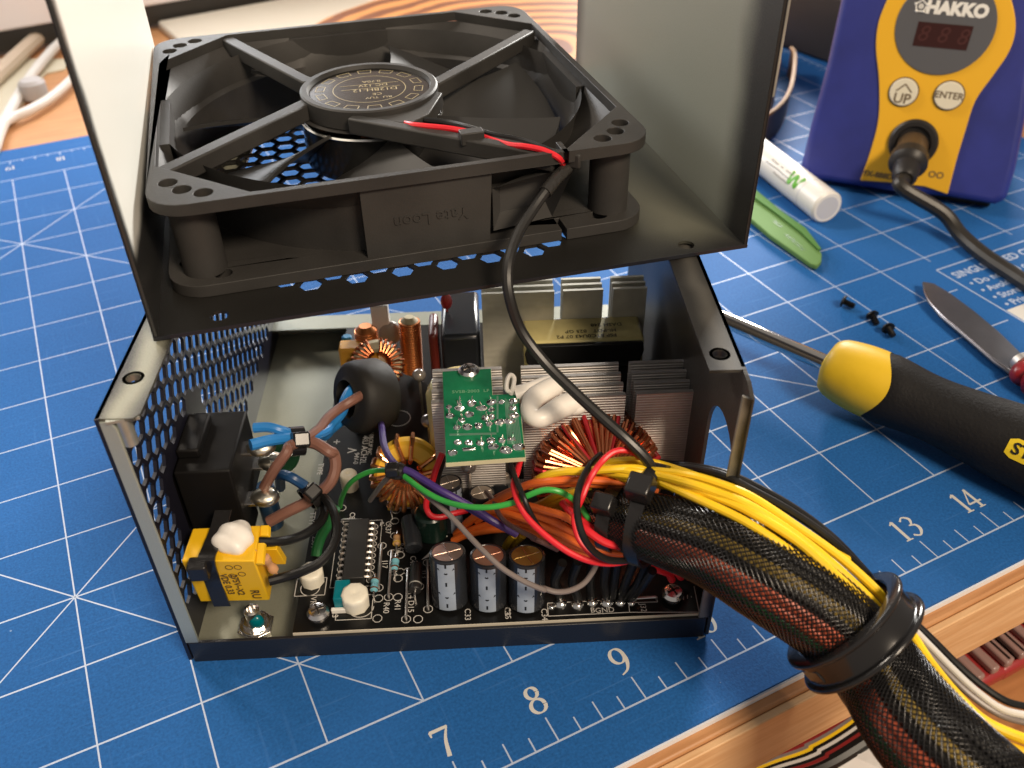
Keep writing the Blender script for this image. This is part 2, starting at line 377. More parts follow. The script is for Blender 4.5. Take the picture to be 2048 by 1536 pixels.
DIG = {'1': [([(0, -.5), (0, .47)], [.13, .13]), ([(-.16, .36), (0.02, .48)], [.05, .09]), ([(-.16, -.48), (.16, -.48)], [.05, .05])],
       '7': [([(-.27, .44), (.3, .44)], [.12, .10]), ([(.29, .46), (.1, .05), (0, -.5)], [.05, .10, .14]), ([(-.26, .28), (-.265, .46)], [.05, .08])],
       '8': [ring(0, .25, .18, .2), ring(0, -.24, .23, .24)],
       '9': [ring(0, .18, .22, .28), ([(.22, .2), (.2, -.1), (.05, -.38), (-.2, -.5)], [.13, .13, .08, .04])],
       '0': [ring(0, 0, .25, .46)], '6': [ring(0, -.18, .22, .28), ([(-.22, -.2), (-.2, .1), (-.05, .38), (.2, .5)], [.13, .13, .08, .04])],
       '2': [([(-.22, .22), (-.15, .42), (.05, .47), (.22, .3), (.12, 0), (-.22, -.42)], [.1, .06, .07, .13, .1, .05]), ([(-.25, -.44), (.27, -.44)], [.12, .12])],
       '3': [([(-.2, .34), (0, .47), (.2, .3), (.1, .08), (-.04, .05)], [.08, .06, .12, .07, .04]), ([(-.04, .05), (.2, -.02), (.23, -.25), (.02, -.47), (-.22, -.36)], [.04, .09, .13, .07, .09])],
       '4': [([(.1, -.5), (.1, .48)], [.12, .12]), ([(.1, .46), (-.3, -.2)], [.05, .06]), ([(-.31, -.2), (.3, -.2)], [.08, .08]), ([(-.05, -.48), (.25, -.48)], [.05, .05])],
       '5': [([(-.15, .45), (.22, .45)], [.1, .1]), ([(-.16, .47), (-.18, .08)], [.05, .05]), ([(-.18, .06), (.1, .1), (.22, -.2), (.05, -.46), (-.22, -.38)], [.05, .08, .13, .07, .09])]}
def number(s, X, Y, h, flip=1):
    g = G()
    for i, ch in enumerate(s):
        off = (i - (len(s) - 1) / 2) * 0.52 * h * flip
        for k, (pts, ws) in enumerate(DIG[ch]): stroke(g, pts, ws, (X * I + off, Y * I), h, 0.02 + .006 * k, flip)
    obj('numeral', g, [MATWHITE], mt, smooth=False)
for x in range(1, 23): number(str(x), x, 0.50, 8.2)
for x in range(1, 23): number(str(23 - x), x, 16.62, 4.6, -1)
g = G()
text(g, 'SINGLE SIDED CUTTING MAT', (17.98 * I, 4.32 * I, 0.02), (1, 0, 0), (0, 1, 0), 6.2, 0.01, 'LEFT', bold=0.12)
for k, s in enumerate(('\u2022 Do not fold or roll', '\u2022 Avoid heat and sun', '\u2022 Store flat', '\u2022 Print side up')):
    text(g, s, (17.98 * I + 1, (4.02 - 0.235 * k) * I, 0.02), (1, 0, 0), (0, 1, 0), 5.4, 0.01, 'LEFT', bold=0.1)
obj('printed_notice', g, [MATPRINT], mt)
g = G(); g.box(17.9 * I, 20 * I, 2.0 * I, 3.2 * I, 0.006, 0.03); obj('printed_block', g, [MATWHITE], mt)

# ================================================================== CASE TRAY
tray = thing('case_base', 'open black metal case base with honeycomb end wall, holding the circuit board', 'metal case', TRAY, (69.5, 75, 0))
W, D, H = 139.0, 150.0, 85.0
PAINT = overspray_or_shade('case_inside_floor', (0.22, 0.23, 0.20), (0.02, 0.02, 0.02), (-60, None, None), (62, None, None), 0.5, 0.3, 6)
g = G(); g.box(0.8, W - .8, 0.8, D - .8, 0.2, 1.0); obj('floor_panel', g, [overspray_or_shade('floor_zinc', (0.25, 0.255, 0.20), (0.05, 0.05, 0.045), (None, -74, None), (None, None, None), 0.42, 0.35, 7)], tray)
g = G(); g.prism([(0, 1.5), (1.5, 0), (W - 1.5, 0), (W, 1.5), (W, .8 + 1), (W - 1.2, .9), (1.2, .9), (0, .8 + 1)], 0.0, 8.1)
obj('front_lip', g, [SATIN_BLACK], tray, bevel=0.35)
g = G(); g.box(0, W, D - .8, D, 0, 8.1); g.box(0, W, D - 9, D, 8.1, 8.9); obj('back_lip', g, [overspray_or_shade('back_lip_zinc', (0.25, 0.26, 0.21), (0.05, 0.05, 0.05), (None, None, None), (None, None, None), 0.45, 0.3)], tray)
# honeycomb end wall, with the socket cut out
holes = []; p = 6.2
Mx = lambda q: (q[2], q[0], q[1])           # (y, z) drawn, pushed along x
for i in range(0, 40):
    for j in range(0, 22):
        y = 4.6 + i * p * 0.866; z = 13 + j * p + (p / 2 if i % 2 else 0)
        if y > D - 8 or z > H - 5: continue
        if 18.5 < y < 53.5 and 20 < z < 53: continue
        if y < 15 and 40 < z < 60 and False: continue
        holes.append(hexagon(y, z, p / 2 / 0.866 * 0.79))
holes.append(rrect(23, 49, 24.5, 46.5, 2, 2))
g = plate([(0, 1), (D, 1), (D, H), (0, H)], holes, 0, 0.9, Mx)
obj('honeycomb_wall', g, [mat('navy_black_paint', (0.010, 0.010, 0.018), 0.3, spec=.4)], tray, smooth=False)
FLANGE = overspray_or_shade('flange_overspray', (0.30, 0.30, 0.23), (0.022, 0.020, 0.018), (-66.8, -74.6, None), (-61.8, 60, None), 0.45, 0.15, 2.3, 0.5)
g = plate([(0, 0.4), (8, 0), (9.2, 1.6), (9.0, D), (0, D)], [circle(4.3, 14, 1.6, 14), circle(4.3, 136, 1.6, 14)], H - .8, H); 
obj('top_flange', g, [FLANGE], tray)
g = G(); g.lathe([(1.6, 0), (2.4, 0), (2.2, -1.6), (1.5, -1.8)], (4.3, 14, H), (0, 0, 1), 20, closed=True); obj('screw_hole', g, [mat('dull_zinc', (0.3, 0.28, 0.24), 0.4, metal=0.7)], tray)
g = G(); g.prism([(0.3, 8.2), (4.2, 8.2), (4.0, H - 3), (3.2, H - .8), (0.3, H - .8)], 0, 0.8, lambda q: (q[0], q[2], q[1])); obj('front_flange', g, [overspray_or_shade('edge_zinc', (0.42, 0.46, 0.41), (0.20, 0.22, 0.20), (None, None, 10 ), (None, None, None), 0.35, 0.45)], tray, bevel=0.2)
g = G(); g.bar((2.4, -0.1, H - .6), (9, 1.3, H - .6), 1.2, .7); g.cyl((5.2, 1.5, H - 8), (5.2, 1.5, H - .8), 1.6, n=12); obj('corner_roll', g, [ZINC], tray)
# right hand wall, with the slot for the cable grommet
slot = arc(14.2, 53.5, 12.4, 0, 180, 16) + arc(14.2, 33, 12.4, 180, 360, 16)
g = plate([(0, 1), (D, 1), (D, H), (9, H), (4, H - .3), (0, H - 2)], [slot], 0, 0.9, lambda q: (W - .9 + q[2], q[0], q[1]))
obj('slotted_wall', g, [mat('case_black', (0.034, 0.031, 0.028), 0.42, metal=0.3, vary=0.35, vscale=25, bump=0.3, bscale=1800)], tray)
g = plate([(W - 8.2, 8.2), (W, 8.0), (W, D), (W - 8.4, D)], [circle(W - 4.6, 14, 1.6, 14)], H - .8, H)
obj('top_flange', g, [overspray_or_shade('dark_flange', (0.075, 0.07, 0.06), (0.012, 0.011, 0.010), (65, None, None), (68, 40, None), 0.6, 0.1, 2.5)], tray)
g = G(); g.lathe([(1.6, 0), (2.4, 0), (2.2, -1.4), (1.5, -1.6)], (W - 4.6, 14, H), (0, 0, 1), 20, closed=True); obj('screw_hole', g, [SATIN_BLACK], tray)
g = G(); g.prism([(W - 3.6, 8.2), (W - .2, 8.2), (W - .2, H - 2), (W - 2.8, H - 1)], 0, 0.8, lambda q: (q[0], q[2], q[1])); obj('front_flange', g, [overspray_or_shade('worn_edge', (0.20, 0.19, 0.165), (0.015, 0.015, 0.015), (None, None, -40), (67.6, None, None), 0.4, 0.3, 1.1)], tray, bevel=0.25)
# threaded stud on the case floor
g = G(); g.cyl((16.2, 9.5, 1), (16.2, 9.5, 2.2), 5.2, n=6); g.cyl((16.2, 9.5, 2.2), (16.2, 9.5, 3), 4.3, n=24); g.cyl((16.2, 9.5, 3), (16.2, 9.5, 4.4), 3.4, n=6)
st = obj('ground_stud', g, [STEEL], tray, bevel=0.2)
g = G(); g.lathe([(2.1, 4.4), (2.1, 8.6), (1.3, 9), (1.2, 7.5), (0, 7.5)], (16.2, 9.5, 0), n=18); obj('stud_thread', g, [STEEL], st)
g = G(); g.ball((17.2, 8.2, 5.2), 2.6, sq=(0.8, 0.6, 1)); obj('teal_thread_lock', g, [mat('teal_lacquer', (0.0, 0.13, 0.16), 0.2)], st)

# ================================================================== CASE COVER
lid = thing('case_cover', 'black U-shaped metal case cover, upturned across the base, fan inside', 'case cover', LID, (75, 70, 0))
lw, ld, lh = 149.6, 140.0, 86.0
holes = [circle(14.7, 4.9, 2.2, 14), circle(134.3, 4.2, 2.2, 14)]; p = 6.7
for i in range(-14, 15):
    for j in range(-14, 15):
        x = i * p * 0.866; y = j * p + (p / 2 if i % 2 else 0)
        if abs(x / 60) ** 3 + abs(y / 66.5) ** 3 < 1: holes.append(hexagon(66 + x, 76.5 + y, p / 2 / 0.866 * 0.80))
g = plate([(0.8, 0), (lw - .8, 0), (lw - .8, ld), (0.8, ld)], holes, 0, 0.8)
obj('vented_panel', g, [overspray_or_shade('panel_paint', (0.12, 0.12, 0.09), (0.012, 0.011, 0.010), (53, -62, None), (None, None, None), 0.46, 0.1, 9)], lid)
LW = overspray_or_shade('left_wall_lit_shaded', (0.86, 0.86, 0.80), (0.03, 0.03, 0.03), (None, -66.5, 20), (None, None, None), 0.28, 0.0, 2.2, 0.08)  # bright light on the wall and shade along front and bottom put into colour
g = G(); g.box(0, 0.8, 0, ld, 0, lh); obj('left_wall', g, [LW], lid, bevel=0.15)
RW = overspray_or_shade('right_wall_paint', (0.25, 0.26, 0.215), (0.014, 0.013, 0.012), (None, -57, -4), (None, 66, 95), 0.5, 0.1, 6.5, 0.34)
g = G(); g.box(lw - .8, lw, 0, ld, 0, lh); obj('right_wall', g, [RW], lid, bevel=0.15)
g = G(); g.box(-.25, -.03, -.02, ld, -.1, lh); g.box(lw + .03, lw + .25, -.02, ld, -.1, lh); g.box(-.25, lw + .25, -.28, -.05, -.15, .85); g.box(.8, lw - .8, 0, ld, -.3, -.05) if False else None; obj('painted_outside', g, [SATIN_BLACK], lid)
g = G(); g.box(lw + .3, lw + 1.2, 0.2, 7, 40, lh); obj('hooked_edge', g, [ZINC], lid, bevel=0.3)
# ================================================================== FAN
fan = thing('cooling_fan', 'large black square cooling fan lying face up in the case cover', 'fan', FAN, (0, 0, 0))
FB = mat('fan_plastic', (0.034, 0.032, 0.030), 0.55, spec=.32, vary=0.3, vscale=45, bump=0.2, bscale=1500, bdist=0.0002)
FD = mat('fan_plastic_dark', (0.02, 0.02, 0.02), 0.42, bump=0.1, bscale=900)
h = 62.6; cx, cy = 0.8, -1.2; RD = 57.5
corn = []
for sx, sy in ((-1, -1), (1, -1), (1, 1), (-1, 1)):
    for q in ((54.4, 54.4), (57.6, 49.6) , (49.6, 57.6)): corn.append((cx + sx * q[0], cy + sy * q[1]))
corners = [circle(x, y, 2.3, 16) for x, y in corn]
def octo(a, c):      # square with cut corners
    return [(cx + a, cy - c), (cx + a, cy + c), (cx + c, cy + a), (cx - c, cy + a), (cx - a, cy + c), (cx - a, cy - c), (cx - c, cy - a), (cx + c, cy - a)]
outer = rrect(cx - h, cx + h, cy - h, cy + h, 9, 6)
outer = outer[:21] + [(38.2, cy - h), (38.2, cy - h + 6.5), (39.6, cy - h + 6.5), (39.6, cy - h)] + outer[21:]
g = plate(outer, [octo(60.6, 39)] + corners, 22.0, 25.0); obj('top_rim', g, [FB], fan, bevel=0.3)
g = plate(outer, [circle(cx, cy, RD, 64)] + corners, 0, 3.2); obj('bottom_rim', g, [FB], fan, bevel=0.3)
# sloping throat between rim and round duct
g = G(); n = 96; vs = []; oc = octo(60.7, 39.1)
def oct_r(t):
    d = (math.cos(t), math.sin(t)); best = 1e9
    for i in range(8):
        (x1, y1), (x2, y2) = oc[i], oc[(i + 1) % 8]; x1 -= cx; x2 -= cx; y1 -= cy; y2 -= cy
        den = d[0] * (y2 - y1) - d[1] * (x2 - x1)
        if abs(den) < 1e-9: continue
        s_ = (x1 * (y2 - y1) - y1 * (x2 - x1)) / den
        u_ = (x1 * d[1] - y1 * d[0]) / den
        if s_ > 0 and -1e-6 <= u_ <= 1 + 1e-6: best = min(best, s_)
    return best
levels = ((None, 22.05, 1.0), (None, 18.0, 0.55), (RD, 13.5, 0), (RD, 3.1, 0))
for r, z, k in levels:
    for j in range(n):
        t = 2 * math.pi * j / n; q = oct_r(t) * k + RD * (1 - k) if r is None else r; vs.append((cx + q * math.cos(t), cy + q * math.sin(t), z))
for r, z in ((RD + 1.6, 3.1), (RD + 1.6, 16), (60.9, 21.9)):
    for j in range(n):
        t = 2 * math.pi * j / n; q = min(r, oct_r(t) + 1.5) if z > 20 else r; vs.append((cx + q * math.cos(t), cy + q * math.sin(t), z))
fs = [(i * n + j, i * n + (j + 1) % n, (i + 1) * n + (j + 1) % n, (i + 1) * n + j) for i in range(6) for j in range(n)]
g.add(vs, fs); obj('duct', g, [FB], fan)
for k, (sx, sy) in enumerate(((-1, -1), (1, -1), (1, 1), (-1, 1))):
    g = G(); g.cyl((cx + sx * 53.6, cy + sy * 53.6, 3.1), (cx + sx * 53.6, cy + sy * 53.6, 22.1), 5.4, n=24); obj('corner_post', g, [FB], fan)
for k in range(4):       # flat side panels between the corners
    a = R_(90 * k); M = lambda q, a=a: (cx + q[0] * math.cos(a) - q[1] * math.sin(a), cy + q[0] * math.sin(a) + q[1] * math.cos(a), q[2])
    g = G(); pts = [(-14, 3.1), (18, 3.1), (19, 22.1), (-14, 22.1), (-14, 15), (-14, 9)]
    g.add([M((x, -61.4, z)) for x, z in pts] + [M((x, -58.0, z)) for x, z in pts], [(0, 1, 2, 3, 4, 5), (11, 10, 9, 8, 7, 6)] + [(i, (i + 1) % 6, 6 + (i + 1) % 6, 6 + i) for i in range(6)])
    obj('side_panel', g, [FB], fan)
    if k == 0:
        g = G(); text(g, 'Yate Loon', M((3, -61.45, 12)), (-1, 0, 0), (0, 0, -1), 4.6, 0.25); 
        ob = obj('moulded_name', g, [FB], fan)
# triangular pocket with ribs, right side of the front
g = G(); q = [(20, -61.9, 5), (20, -61.9, 17), (42, -61.9, 20), (36, -61.9, 6.5)]
q2 = [(23, -58, 8), (23, -58, 15), (42, -55, 19), (36, -56, 8)]
g.add(q + q2, [(0, 1, 5, 4), (1, 2, 6, 5), (2, 3, 7, 6), (3, 0, 4, 7), (4, 5, 6, 7)]); obj('side_pocket', g, [mat('worn_fan_plastic', (0.05, 0.048, 0.046), 0.35)], fan)
# struts and hub
HX, HY = -0.8, -3.4
g = G(); g.lathe([(19.4, 19.5), (19.9, 20), (19.9, 25), (19.4, 25.4), (17.9, 25.4), (17.4, 24.2), (0.01, 24.2)], (HX, HY, 0), n=64); g.cyl((HX, HY, 19.4), (HX, HY, 19.6), 21.3, n=48)
hub = obj('hub_plate', g, [FB], fan)
def strut(p, q, w, ht=5.6, nm='strut', z=22.0):
    g = G(); g.bar((*p, z), (*q, z), w, ht); return obj(nm, g, [FB], fan, bevel=0.5)
strut((-38.5, 58.5), (-17, 9), 4.0, 4.6); strut((59.5, 33.5), (17.5, -5), 4.2, 4.8); strut((-59.5, -42.5), (-18, -6), 4.4, 4.8); strut((36.5, -62), (-9, -22), 3.6, 4.6)
A1, A2, B1, B2 = Fp(974, 263), Fp(1162, 301), Fp(838, 238), Fp(933, 254)
strut(A1[:2], A2[:2], 1.3, 4.0, 'wire_channel'); strut(B1[:2], B2[:2], 1.3, 4.0, 'wire_channel')
g = G(); g.prism([(-16, -15), (-4, -25.5), (6, -31), (12, -26), (19, -12), (10, 0)], 19.6, 23.9); obj('strut_web', g, [FB], fan, bevel=0.3)
for q in (Fp(945, 267),):
    x, y = q[:2]; g = G(); g.box(x - 3.4, x + 2.8, y - 1.8, y + 1.8, 22.6, 25.9); obj('wire_clip', g, [FB], fan, bevel=0.3)
LABEL = mat('black_gloss_label', (0.008, 0.007, 0.006), 0.2); LABELPRINT = mat('ochre_print', (0.30, 0.25, 0.13), 0.45)
g = G(); g.cyl((HX, HY, 24.21), (HX, HY, 24.35), 17.2, n=64); lab = obj('hub_label', g, [LABEL], hub)
g = G(); z = 24.38
def ringline(r, w, z=24.38, n=64):
    g.add([(HX + rr * math.cos(2 * math.pi * i / n), HY + rr * math.sin(2 * math.pi * i / n), z) for rr in (r - w / 2, r + w / 2) for i in range(n)], [(i, (i + 1) % n, n + (i + 1) % n, n + i) for i in range(n)])
ringline(10.5, 0.22); 
for k in range(14):      # little castellated frames round the label
    a0 = 360 / 14 * k
    for (ra, aa, rb, ab) in ((13.2, 2, 15.6, 2), (15.6, 2, 15.6, 17), (15.6, 17, 13.2, 17), (13.2, 2, 13.2, 17)):
        P1 = (HX + ra * math.cos(R_(a0 + aa)), HY + ra * math.sin(R_(a0 + aa)), z); P2 = (HX + rb * math.cos(R_(a0 + ab)), HY + rb * math.sin(R_(a0 + ab)), z); g.bar(P1, P2, 0.22, 0.02)
for s_, yy, sz in (('D12BH-12', -1.0, 3.0), ('DC 12V', 2.6, 2.6), ('0.70A', 5.8, 2.3), ('CE', -4.6, 2.4), ('RU  TUV', -7.4, 2.0)):
    text(g, s_, (HX + 1.5, HY + yy, z), (-1, 0.1, 0), (-0.1, -1, 0), sz, 0.02)
g.bar((HX - 8, HY + 1, z), (HX + 9, HY, z), 0.2, 0.02); g.bar((HX - 8, HY + 4.2, z), (HX + 9, HY + 3.2, z), 0.2, 0.02)
obj('label_print', g, [LABELPRINT], hub)
g = G(); g.cyl((HX, HY, 4), (HX, HY, 17.5), 20.6, n=48, bev=.6); rot = obj('rotor_cup', g, [mat('rotor_black', (0.01, 0.01, 0.01), 0.18)], fan)
g = G(); g.lathe([(20.7, 16.8), (21.0, 17.2), (20.7, 17.7), (20.2, 17.4)], (HX, HY, 0), n=64, closed=True); obj('rotor_ring', g, [STEEL], rot)
for k in range(6):
    a = R_(60 * k + 200); g = G(); c = v3((HX + 15.5 * math.cos(a), HY + 15.5 * math.sin(a), 18.0)); d = v3((-math.sin(a), math.cos(a), 0))
    g.cyl(c - d * 3, c + d * 3, 1.9, n=12); obj('motor_coil', g, [COPPER], rot)
for k in range(7):
    g = G(); nr, na = 10, 10; vs = []
    for sgn in (0, 1):
        for i in range(nr + 1):
            r = 20.4 + (55.4 - 20.4) * i / nr
            for j in range(na + 1):
                t = j / na; span = 52 - 10 * (i / nr); sweep = 14 * (i / nr) ** 1.4
                a = R_(360 / 7 * k + 20 + sweep + span * t); zz = 3.6 + 13.5 * t ** 0.85 - 1.2 * math.sin(math.pi * t) + sgn * 1.1
                vs.append((HX * (1 - i / nr) + cx * i / nr + r * math.cos(a), HY * (1 - i / nr) + cy * i / nr + r * math.sin(a), zz))
    m_ = (nr + 1) * (na + 1); fs = []
    for i in range(nr):
        for j in range(na):
            q = i * (na + 1) + j; fs += [(q, q + 1, q + na + 2, q + na + 1), (m_ + q, m_ + q + na + 1, m_ + q + na + 2, m_ + q + 1)]
    for j in range(na):
        for q in (j, nr * (na + 1) + j): fs.append((q, q + 1, m_ + q + 1, m_ + q))
    for i in range(nr):
        for q in (i * (na + 1), i * (na + 1) + na): fs.append((q, q + na + 1, m_ + q + na + 1, m_ + q))
    g.add(vs, fs); obj('blade', g, [mat('blade_plastic', (0.026, 0.025, 0.024), 0.5, spec=.35)], fan)
# red and black leads lying along the strut
def fanwire(name, pts, r, m):
    g = G(); g.tube(smooth_path(pts, per=6), r, 8); obj(name, g, [m], fan)
fanwire('red_lead', [Fp(800, 244, 22), Fp(820, 249, 24), Fp(850, 252, 24.6), Fp(900, 257, 24.6), Fp(945, 266, 23.6), Fp(985, 280, 23.4), Fp(1020, 290, 24.2), Fp(1050, 293, 25), Fp(1085, 300, 25), Fp(1115, 314, 24), Fp(1126, 328, 21)], 0.78, RED)
fanwire('black_lead', [Fp(850, 240, 23), Fp(900, 246, 23), Fp(940, 256, 24), Fp(985, 270, 24), Fp(1040, 280, 24), Fp(1090, 298, 24), Fp(1125, 318, 23)], 0.85, BLK)
# ================================================================== CIRCUIT BOARD
ZB = 8.8
pcb = thing('circuit_board', 'black circuit board crowded with capacitors, coils and heatsinks inside the case base', 'circuit board', TRAY, (83, 70, 7))
g = G(); g.prism([(28.4, 1.2), (138, 1.2), (138, 148), (29.5, 148)], 7.2, ZB); 
obj('board_sheet', g, [BOARD], pcb)
g = G(); g.box(28.5, 137.9, 0.95, 1.18, 7.3, ZB + .06); obj('board_edge', g, [FIBRE], pcb)
Z5 = lambda X, Y, z: T(580 + .2669 * X, 850 + .2669 * Y, z)
Z6 = lambda X, Y, z: T(1000 + .2604 * X, 860 + .2604 * Y, z)
Z3 = lambda X, Y, z: T(620 + .2344 * X, 560 + .2344 * Y, z)
Z4 = lambda X, Y, z: T(1000 + .2686 * X, 520 + .2686 * Y, z)
L1 = lambda X, Y, z: T(180 + .2539 * X, 560 + .2539 * Y, z)
L2 = lambda X, Y, z: T(180 + .2865 * X, 900 + .2865 * Y, z)
# silkscreen
g = G(); zs = ZB + 0.02
def sline(p, q, w=0.22): g.bar((p[0], p[1], zs), (q[0], q[1], zs), w, 0.03)
def spoly(pts, w=0.22, close=True):
    for i in range(len(pts) - (0 if close else 1)): sline(pts[i], pts[(i + 1) % len(pts)], w)
def pad(x, y, r=1.25): spoly(arc(x, y, r, 22.5, 337.5, 7), 0.2)
def stext(s, X, Y, rot=-90, size=2.2, conv=None):
    q = (conv or Z5)(X, Y, ZB); a = R_(rot); text(g, s, (q[0], q[1], zs - .02), (math.cos(a), math.sin(a), 0), (-math.sin(a), math.cos(a), 0), size, 0.04)
for i in range(10):
    y = 37.4 - i * 2.2; pad(38.9, y, .95); pad(47.4, y, .95)
for s_, X, Y, r in (('P.G', 715, 742, 0), ('R37', 735, 780, -90), ('J17', 710, 1045, -90), ('C40', 920, 1020, -90), ('J13', 1005, 1120, -90), ('R41', 805, 1350, -90), ('R40', 720, 1370, -90), ('J14', 905, 1270, -90), ('D15', 905, 1360, -90),
                    ('C33', 1330, 1420, -90), ('C35', 1630, 1410, -90), ('C34', 1905, 1420, -90), ('VR2', 172, 1330, -90), ('C8', 465, 680, -90), ('R20', 845, 615, -90), ('VR3', 340, 1400, -90), ('TTY1', 165, 700, -90), ('J11', 778, 1105, -90), ('R42', 830, 920, -90)):
    stext(s_, X, Y, r, 2.3)
stext('V', 470, 190, 90, 4.2); stext('RU ACH2L', 555, 190, -90, 2.8); stext('94V-0', 495, 250, -90, 2.2); stext('FSP GROUP INC', 605, 120, -90, 1.9); stext('+', 350, 130, 0, 4.5)
stext('TYPE', 225, 330, -90, 2.4); stext('250V', 180, 880, -90, 2.3)
stext('GND', 805, 1385, 0, 2.3, Z6); stext('B', 712, 1385, 0, 2.3, Z6); stext('J32', 1100, 1365, -90, 2.2, Z6); stext('C32', 55, 1400, -90, 2.0, Z6)
for X in (1410, 1440, 1470): 
    a_, b_ = Z6(X, 1255 + (X - 1410) * .35, ZB), Z6(X, 1305 - (X - 1410) * .3, ZB); sline(a_, b_)
sline(Z6(1395, 1275, ZB), Z6(1412, 1275, ZB))
spoly([Z6(365, 1330, ZB), Z6(370, 1430, ZB), Z6(995, 1400, ZB), Z6(985, 1300, ZB)]); spoly([Z6(995, 1400, ZB), Z6(1530, 1400, ZB), Z6(1490, 1200, ZB)], close=False)
spoly([Z6(1025, 1300, ZB), Z6(1035, 1325, ZB), Z6(1210, 1320, ZB), Z6(1205, 1290, ZB)])
q = Z3(755, 1180, ZB); ring_pts = arc(q[0], q[1], 4.0, 0, 345, 23); spoly(ring_pts, .25); stext('2', 585, 92, -90, 4)
g_ = Z5(150, 1235, ZB); spoly([(g_[0] - 4, g_[1] - 2), (g_[0] + 4.2, g_[1] - 2), (g_[0] + 4.2, g_[1] + 4), (g_[0] - 4, g_[1] + 4)]); spoly(arc(g_[0], g_[1] + .6, 2.6, 0, 345, 20))
g_ = Z5(500, 1410, ZB); spoly([(g_[0] - 5.5, g_[1] - 2), (g_[0] + 4, g_[1] - 2), (g_[0] + 4, g_[1] + 6), (g_[0] - 5.5, g_[1] + 6)]); spoly(arc(g_[0] + 1, g_[1] + 2, 3.4, 180, 360, 16), close=False)
spoly([(36.6, 40), (49.4, 40), (49.4, 15.5), (36.6, 15.5)], .15)
for (X, Y) in ((690, 905), (665, 1220), (765, 960), (740, 1290), (885, 1095), (870, 1455), (1030, 1030), (1035, 1380), (785, 720), (785, 830), (825, 975), (823, 1100), (810, 1150), (808, 1290), (663, 1300), (655, 1450), (970, 1210), (960, 1455), (795, 640), (390, 622)):
    q = Z5(X, Y, ZB); pad(q[0], q[1], 1.25)
text(g, '&', (Z3(600, 1045, 0)[0], 0, -50), (1, 0, 0), (0, 1, 0), 1, 0.01)
obj('silkscreen', g, [SILK], pcb, smooth=False)
# arrow mark by the first capacitor
g = G(); a1, a2, a3 = Z5(1160, 740, ZB), Z5(1120, 840, ZB), Z5(1180, 838, ZB); g.prism([a1[:2], a2[:2], a3[:2]], ZB + .01, ZB + .06); a1, a2, a3 = Z5(1040, 960, ZB), Z5(985, 1010, ZB), Z5(1050, 985, ZB); g.prism([a1[:2], a2[:2], a3[:2]], ZB + .01, ZB + .06)
obj('printed_arrow', g, [mat('bright_silk', (0.75, 0.73, 0.68), 0.6)], pcb)
def stand_cap(x, y, r, ht, band, top, lean=(0, 0), face=-100, sleeve=None, mark=True):
    """radial electrolytic capacitor: shrink sleeve, vented can top and a pale minus stripe"""
    g = G(); ax = v3((lean[0], lean[1], 1)); ax /= np.linalg.norm(ax); o = v3((x, y, ZB))
    g.lathe([(r, .3), (r * 1.0, 0), (r, ht - .6), (r * .97, ht), (r * .86, ht + .15), (r * .82, ht - .1), (r * .80, ht - .15)], o, ax, 36)
    c = obj('capacitor', g, [sleeve or mat('black_sleeve', (0.02, 0.022, 0.026), 0.22)], pcb)
    g = G(); g.cyl(o + ax * (ht - .5), o + ax * (ht + .02), r * .83, n=32); obj('vented_top', g, [top], c)
    g = G(); a, xx, yy = rot_axis(ax)
    for t in (20, 110): d = xx * math.cos(R_(t)) + yy * math.sin(R_(t)); g.bar(o + ax * (ht + .05) - d * r * .75, o + ax * (ht + .05) + d * r * .75, .22, .08, up=ax)
    obj('vent_groove', g, [STEEL], c)
    if band:
        half = band; dirf = v3((math.cos(R_(face)), math.sin(R_(face)), 0)); f = dirf - ax * (dirf @ ax); f /= np.linalg.norm(f); s = np.cross(ax, f)
        def W(t, h, rr): return o + ax * h + (f * math.cos(R_(t)) + s * math.sin(R_(t))) * rr
        g = G(); n = 8; vs = []
        for i in range(n + 1):
            t = -half + 2 * half * i / n; vs += [W(t, .3, r + .05), W(t, ht - .7, r + .05)]
        g.add(vs, [(2 * i, 2 * i + 2, 2 * i + 3, 2 * i + 1) for i in range(n)])
        obj('minus_stripe', g, [mat('blue_grey_stripe', (0.30, 0.35, 0.42), 0.3, vary=.12, vscale=200)], c)
        g = G()
        for hh in (ht * .87, ht * .38):
            for sg in (-1, 1): g.bar(W(0, hh - 1.6, r + .09), W(sg * half * .95, hh, r + .09), .4, .06, up=f)
        for hh in (ht * .93, ht * .56, ht * .12): g.bar(W(0, hh - .6, r + .1), W(0, hh + .6, r + .1), .45, .06, up=f)
        obj('stripe_marks', g, [BLK], c)
    return c
TOPC = mat('can_top_warm', (0.55, 0.40, 0.33), 0.3, metal=0.85); TOPO = mat('can_top_orange', (0.62, 0.34, 0.24), 0.3, metal=0.8); TOPY = mat('can_top_amber', (0.52, 0.36, 0.10), 0.3, metal=0.8)
for (px, pt, pb, tp) in ((900, (895, 1098), 1229, TOPC), (979, (976, 1107), 1230, TOPO), (1055, (1054, 1107), 1232, TOPY)):
    b0 = T(px, pb, ZB); r = 4.9; y = b0[1] + r; x = b0[0]
    d = T(pt[0], pt[1], 24.5)
    stand_cap(x, y, r, 15.6, 27, tp, ((d[0] - x) / 17.5, (d[1] - y) / 17.5 - .0), face=-96)
# integrated circuit
g = G(); g.box(40.3, 46.2, 15.6, 37.6, ZB + .6, ZB + 3.6); ic = obj('chip', g, [mat('chip_epoxy', (0.018, 0.017, 0.016), 0.55)], pcb, bevel=.25)
for i in range(10):
    y = 37.0 - i * 2.2
    for x0, x1 in ((38.9, 40.3), (47.4, 46.2)):
        g = G(); g.tube([(x0, y, ZB), (x0, y, ZB + 1.9), (x0 * .8 + x1 * .2, y, ZB + 2.1), (x1, y, ZB + 2.1)], .36, 4); obj('chip_pin', g, [ALU], ic)
